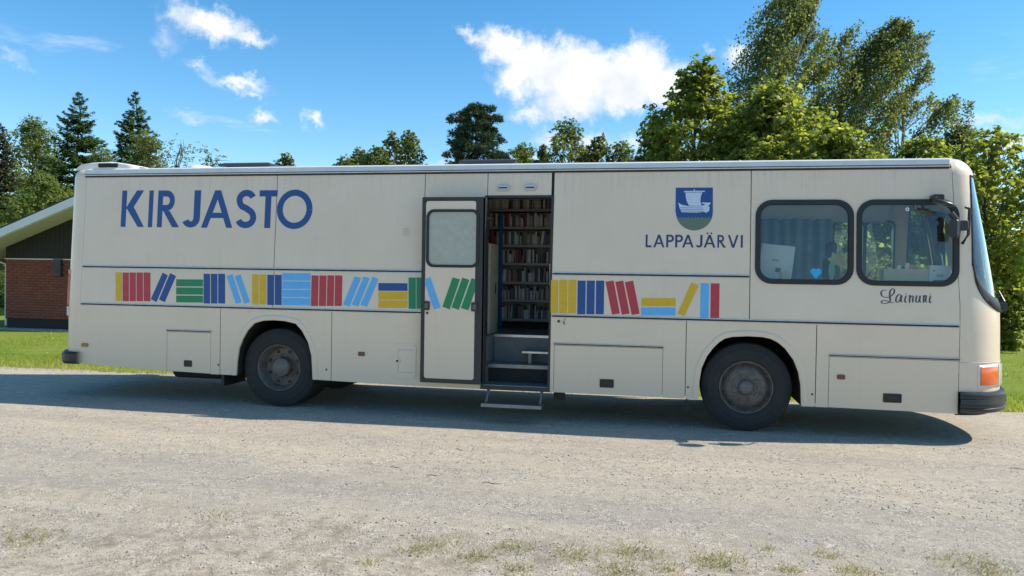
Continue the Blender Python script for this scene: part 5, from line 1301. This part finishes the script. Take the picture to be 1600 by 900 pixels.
# ------------------------------------------------------------------ brick house
def build_house():
    H_ = tag(empty('brick_house', (-10.2, 9.5, 0)), 'low red brick house with dark gable boards and a white fascia behind the bus', 'house')
    m_b = bpy.data.materials.new('red_brick'); m_b.use_nodes = True; nt = m_b.node_tree; L = nt.links.new; pb = nt.nodes['Principled BSDF']; pb.inputs['Roughness'].default_value = .85
    a = N(nt, 'ShaderNodeAttribute', attribute_name='v'); cr = N(nt, 'ShaderNodeValToRGB'); cr.color_ramp.elements[0].color = (.235, .064, .038, 1); cr.color_ramp.elements[1].color = (.285, .083, .05, 1); L(a.outputs['Fac'], cr.inputs[0]); L(cr.outputs[0], pb.inputs['Base Color'])
    m_m = mat('mortar', (.19, .085, .06), .95, var=.2); m_w = mat('dark_boards', (.017, .014, .012), .7, var=.4, vscale=6, bump=.3)
    m_f = mat('white_fascia', (.74, .73, .70), .5, var=.1); m_s = mat('soffit_paint', (.66, .64, .58), .6, var=.1); m_t = mat('roof_felt', (.06, .06, .062), .9, var=.3)
    zt = 1.98; wl = 4.6; dp = 7.0
    w = MB().box(0.012, wl, .012, dp, .32, zt).build('wall', m_m, H_)
    # bricks of the two walls in view
    Vs, As = [], []; bl, bh, jt = .25, .065, .010; rows = int((zt-.32)/(bh+jt)); cube = np.array([(0,0,0),(1,0,0),(1,1,0),(0,1,0),(0,0,1),(1,0,1),(1,1,1),(0,1,1)], float)
    qf = np.array([(0,3,2,1),(4,5,6,7),(0,1,5,4),(1,2,6,5),(2,3,7,6),(3,0,4,7)]); idx = []; n = 0
    for r_ in range(rows):
        z = .32+r_*(bh+jt)+jt/2; x = -(r_ % 2)*.13
        while x < wl:
            a0, a1 = max(0, x), min(wl, x+bl)
            if a1-a0 > .03:
                pr_ = random.uniform(-.002, .002); Vs.append(cube*np.array([a1-a0, .05, bh])+np.array([a0, pr_, z])); idx.append(qf+8*n); n += 1; As.append(random.random())
            x += bl+jt
        y = .06-(r_ % 2)*.13
        while y < dp:
            a0, a1 = max(.06, y), min(dp, y+bl)
            if a1-a0 > .03: Vs.append(cube*np.array([.05, a1-a0, bh])+np.array([0, a0, z])); idx.append(qf+8*n); n += 1; As.append(random.random())
            y += bl+jt
    o = np_mesh('brickwork', np.concatenate(Vs), 4, np.concatenate(idx).ravel(), m_b, H_, attr=np.repeat(np.array(As), 8)); o['kind'] = 'stuff'
    MB().box(.03, wl, .03, dp, 0, .32).build('plinth', mat('dark_plinth', (.03, .028, .026), .9), H_); MB().box(-.15, wl+.2, -.45, .0, 0.0, .05).build('kerb_slab', mat('concrete', (.36, .36, .34), .9, var=.15), H_, bevel=.01)
    MB().box(-.02, wl, -.012, .02, zt, zt+.028).build('brick_ledge', m_f, H_)
    # roof slopes up to the right
    sl = .375; z_e = 2.34
    rz = lambda x: z_e+sl*x
    k = 0; x = 0.0
    while x < wl:
        x2 = min(wl, x+.145)-.006
        b = MB().add([(x, .004, zt+.028), (x2, .004, zt+.028), (x2, .004, rz(x2)-.02), (x, .004, rz(x)-.02), (x, .03, zt+.028), (x2, .03, zt+.028), (x2, .03, rz(x2)-.02), (x, .03, rz(x)-.02)], [(0,1,2,3),(7,6,5,4),(0,4,5,1),(1,5,6,2),(2,6,7,3),(3,7,4,0)]); b.build('gable_board', m_w, H_); x += .145
    MB().add([(0, .028, zt), (wl, .028, zt), (wl, .028, rz(wl)), (0, .028, rz(0))], [(0, 1, 2, 3)]).build('gable_backing', m_w, H_, solid=.01)
    MB().add([(0, .028, zt), (0, dp, zt), (0, dp, rz(0)), (0, .028, rz(0))], [(0, 1, 2, 3)]).build('eave_wall', m_w, H_, solid=.01)
    def slope(x0, x1, y0, y1, d0, d1): return MB().add([(x0, y0, rz(x0)+d0), (x1, y0, rz(x1)+d0), (x1, y1, rz(x1)+d0), (x0, y1, rz(x0)+d0), (x0, y0, rz(x0)+d1), (x1, y0, rz(x1)+d1), (x1, y1, rz(x1)+d1), (x0, y1, rz(x0)+d1)], [(0,3,2,1),(4,5,6,7),(0,1,5,4),(1,2,6,5),(2,3,7,6),(3,0,4,7)])
    rf = slope(-.75, wl, -.80, dp+.5, .22, .27).build('roof', m_t, H_)
    slope(-.74, wl, -.78, dp+.4, -.02, .0).build('soffit', m_s, rf); slope(-.77, wl, -.815, -.785, .0, .225).build('fascia', m_f, rf, bevel=.006); slope(-.79, -.76, -.815, dp+.4, -.05, .22).build('fascia', m_f, rf)
    MB().tube([(-.85, y, rz(-.8)+.1) for y in (-.8, dp)], .06, 8).build('gutter', m_f, rf)
    MB().tube([(-.8, -.72, rz(-.8)+.05), (-.5, -.2, 2.0), (-.07, .10, 1.85), (-.07, .10, .1)], .04, 8).build('downpipe', m_f, H_, smooth=True)
    # meter box near the bus
    g = MB().box(1.62, 1.86, -.10, -.002, 1.52, 2.0).build('meter_box', mat('dark_metal_box', (.04, .04, .042), .5), H_, bevel=.01); MB().box(1.66, 1.82, -.106, -.10, 1.60, 1.90).build('box_door', M_FRAME, g)
build_house()

# ------------------------------------------------------------------ tufts, twigs on the yard
def build_tufts():
    M_T = attr_material('tuft_blade', [(0, (.12, .16, .03)), (.45, (.21, .23, .055)), (.75, (.34, .30, .12)), (1, (.30, .22, .13))], .6, .35)
    spots = [(47,836,.22,170,'flat yellowish grass patch at the left edge of the gravel'), (340,803,.10,30,'tiny pale moss tuft left of centre on the gravel'), (575,876,.08,40,'small weed tuft at the lower left of the middle patch'),
             (642,853,.08,50,'small grass tuft at the left end of the middle patch'), (682,848,.17,130,'wide loose grass tuft in the middle patch below the door'), (745,863,.11,110,'dense round grass tuft below the door'),
             (806,852,.12,120,'upright grass tuft right of the round one'), (805,884,.10,90,'grass tuft at the bottom edge below the upright one'), (897,864,.15,130,'green tuft left of the long ragged patch'),
             (985,862,.20,190,'long ragged weedy tuft in front of the front hatch'), (965,888,.12,100,'yellow tuft under the long ragged one'), (1045,891,.09,60,'small tuft at the bottom edge left of the thick clump'),
             (1122,878,.16,240,'thick grass clump below the front wheel'), (1200,856,.06,30,'tiny weed right above the thick clump'), (1290,865,.10,60,'low thin tuft right of the thick clump'),
             (1232,892,.08,60,'small tuft at the bottom right of the thick clump'), (1338,891,.11,110,'tuft at the bottom edge below the front hatch handle'), (1505,876,.20,120,'left half of the long grass strip at the lower right'), (1545,886,.18,120,'right half of the long grass strip at the lower right')]
    for u, v, rd, n, lab in spots:
        n = int(n*1.25)
        p = onZ(u, v); x = p[0]+np.clip(rng.normal(0, .55, n), -1, 1)*rd; y = p[1]+np.clip(rng.normal(0, .5, n), -1, 1)*rd; h = np.abs(rng.normal(.020, .014, n))+.008
        z = np.array([ground_z(a, b) for a, b in zip(x, y)])
        V, I, A = blades(x-p[0], y-p[1], z, h, rng.uniform(.4, 2.0, n), rng.uniform(.004, .007, n), np.clip(rng.normal(.62, .30, n), 0, 1))
        o = np_mesh('grass_tuft', V, 3, I, M_T, attr=A); o.location = (p[0], p[1], 0); tag(o, lab, 'grass tuft', 'grass tufts on the gravel')
    m = mat('dry_twig', (.16, .11, .07), .9, var=.3)
    for i, (u, v, ln, an, lab) in enumerate([(768,752,.17,-5,'longer dry twig on the gravel below the open door'), (718,702,.10,-30,'short thin twig near the shadow edge below the door'), (617,726,.10,0,'short dark twig left of the open door'), (1590,733,.16,4,'dark twig on the gravel at the right edge'), (678,738,.13,15,'forked twig on the gravel between wheel and door')]):
        p = onZ(u, v); t = MB(); d = Vector((math.cos(R(an)), math.sin(R(an)), 0)); q = [Vector((0, 0, .006))+d*ln*(k/4-.5)+Vector((0, .006*math.sin(k*2.1), .004*math.sin(k*1.7))) for k in range(5)]
        t.tube(q, [.0018, .0026, .0028, .002, .001], 6); t.tube([q[2], q[2]+d*ln*.2+Vector((-d.y, d.x, .1))*ln*.15], [.0018, .001], 5)
        o = t.build('twig', m, None, smooth=True); o.location = (p[0], p[1], ground_z(p[0], p[1])); tag(o, lab, 'twig', 'twigs on the gravel')
build_tufts()
def build_litter():
    # brown leaf scraps and dark crumbs lying on the yard, thicker toward the viewer
    n = 3600; x = rng.uniform(1, 14, n); y = -7.6+6.6*rng.uniform(0, 1, n)**1.9
    k = np.sin(x*1.9+np.sin(y*2.1)*2)*np.sin(y*3.1+x*.4) > -.25; x, y = x[k], y[k]; n = len(x)
    P = np.stack([x, y, np.array([ground_z(a, b) for a, b in zip(x, y)])+.004], 1)
    nrm = unit(np.array([0, 0, 1.])+rng.standard_normal((n, 3))*.3); tan = unit(np.cross(nrm, rng.standard_normal((n, 3)))); L = rng.uniform(.006, .02, n)*(1+1.2*(rng.uniform(0, 1, n) > .96))
    m = attr_material('leaf_scrap', [(0, (.05, .035, .022)), (.5, (.13, .09, .05)), (.85, (.26, .19, .10)), (1, (.45, .38, .26))], .9, 0)
    o = np_mesh('leaf_litter', leaf_quads(P, nrm, tan, L, L*.5, .2), 4, np.arange(4*n), m, attr=np.repeat(rng.uniform(0, 1, n), 4))
    tag(o, 'brown leaf scraps and crumbs scattered over the gravel', 'leaf litter', kind='stuff')
build_litter()
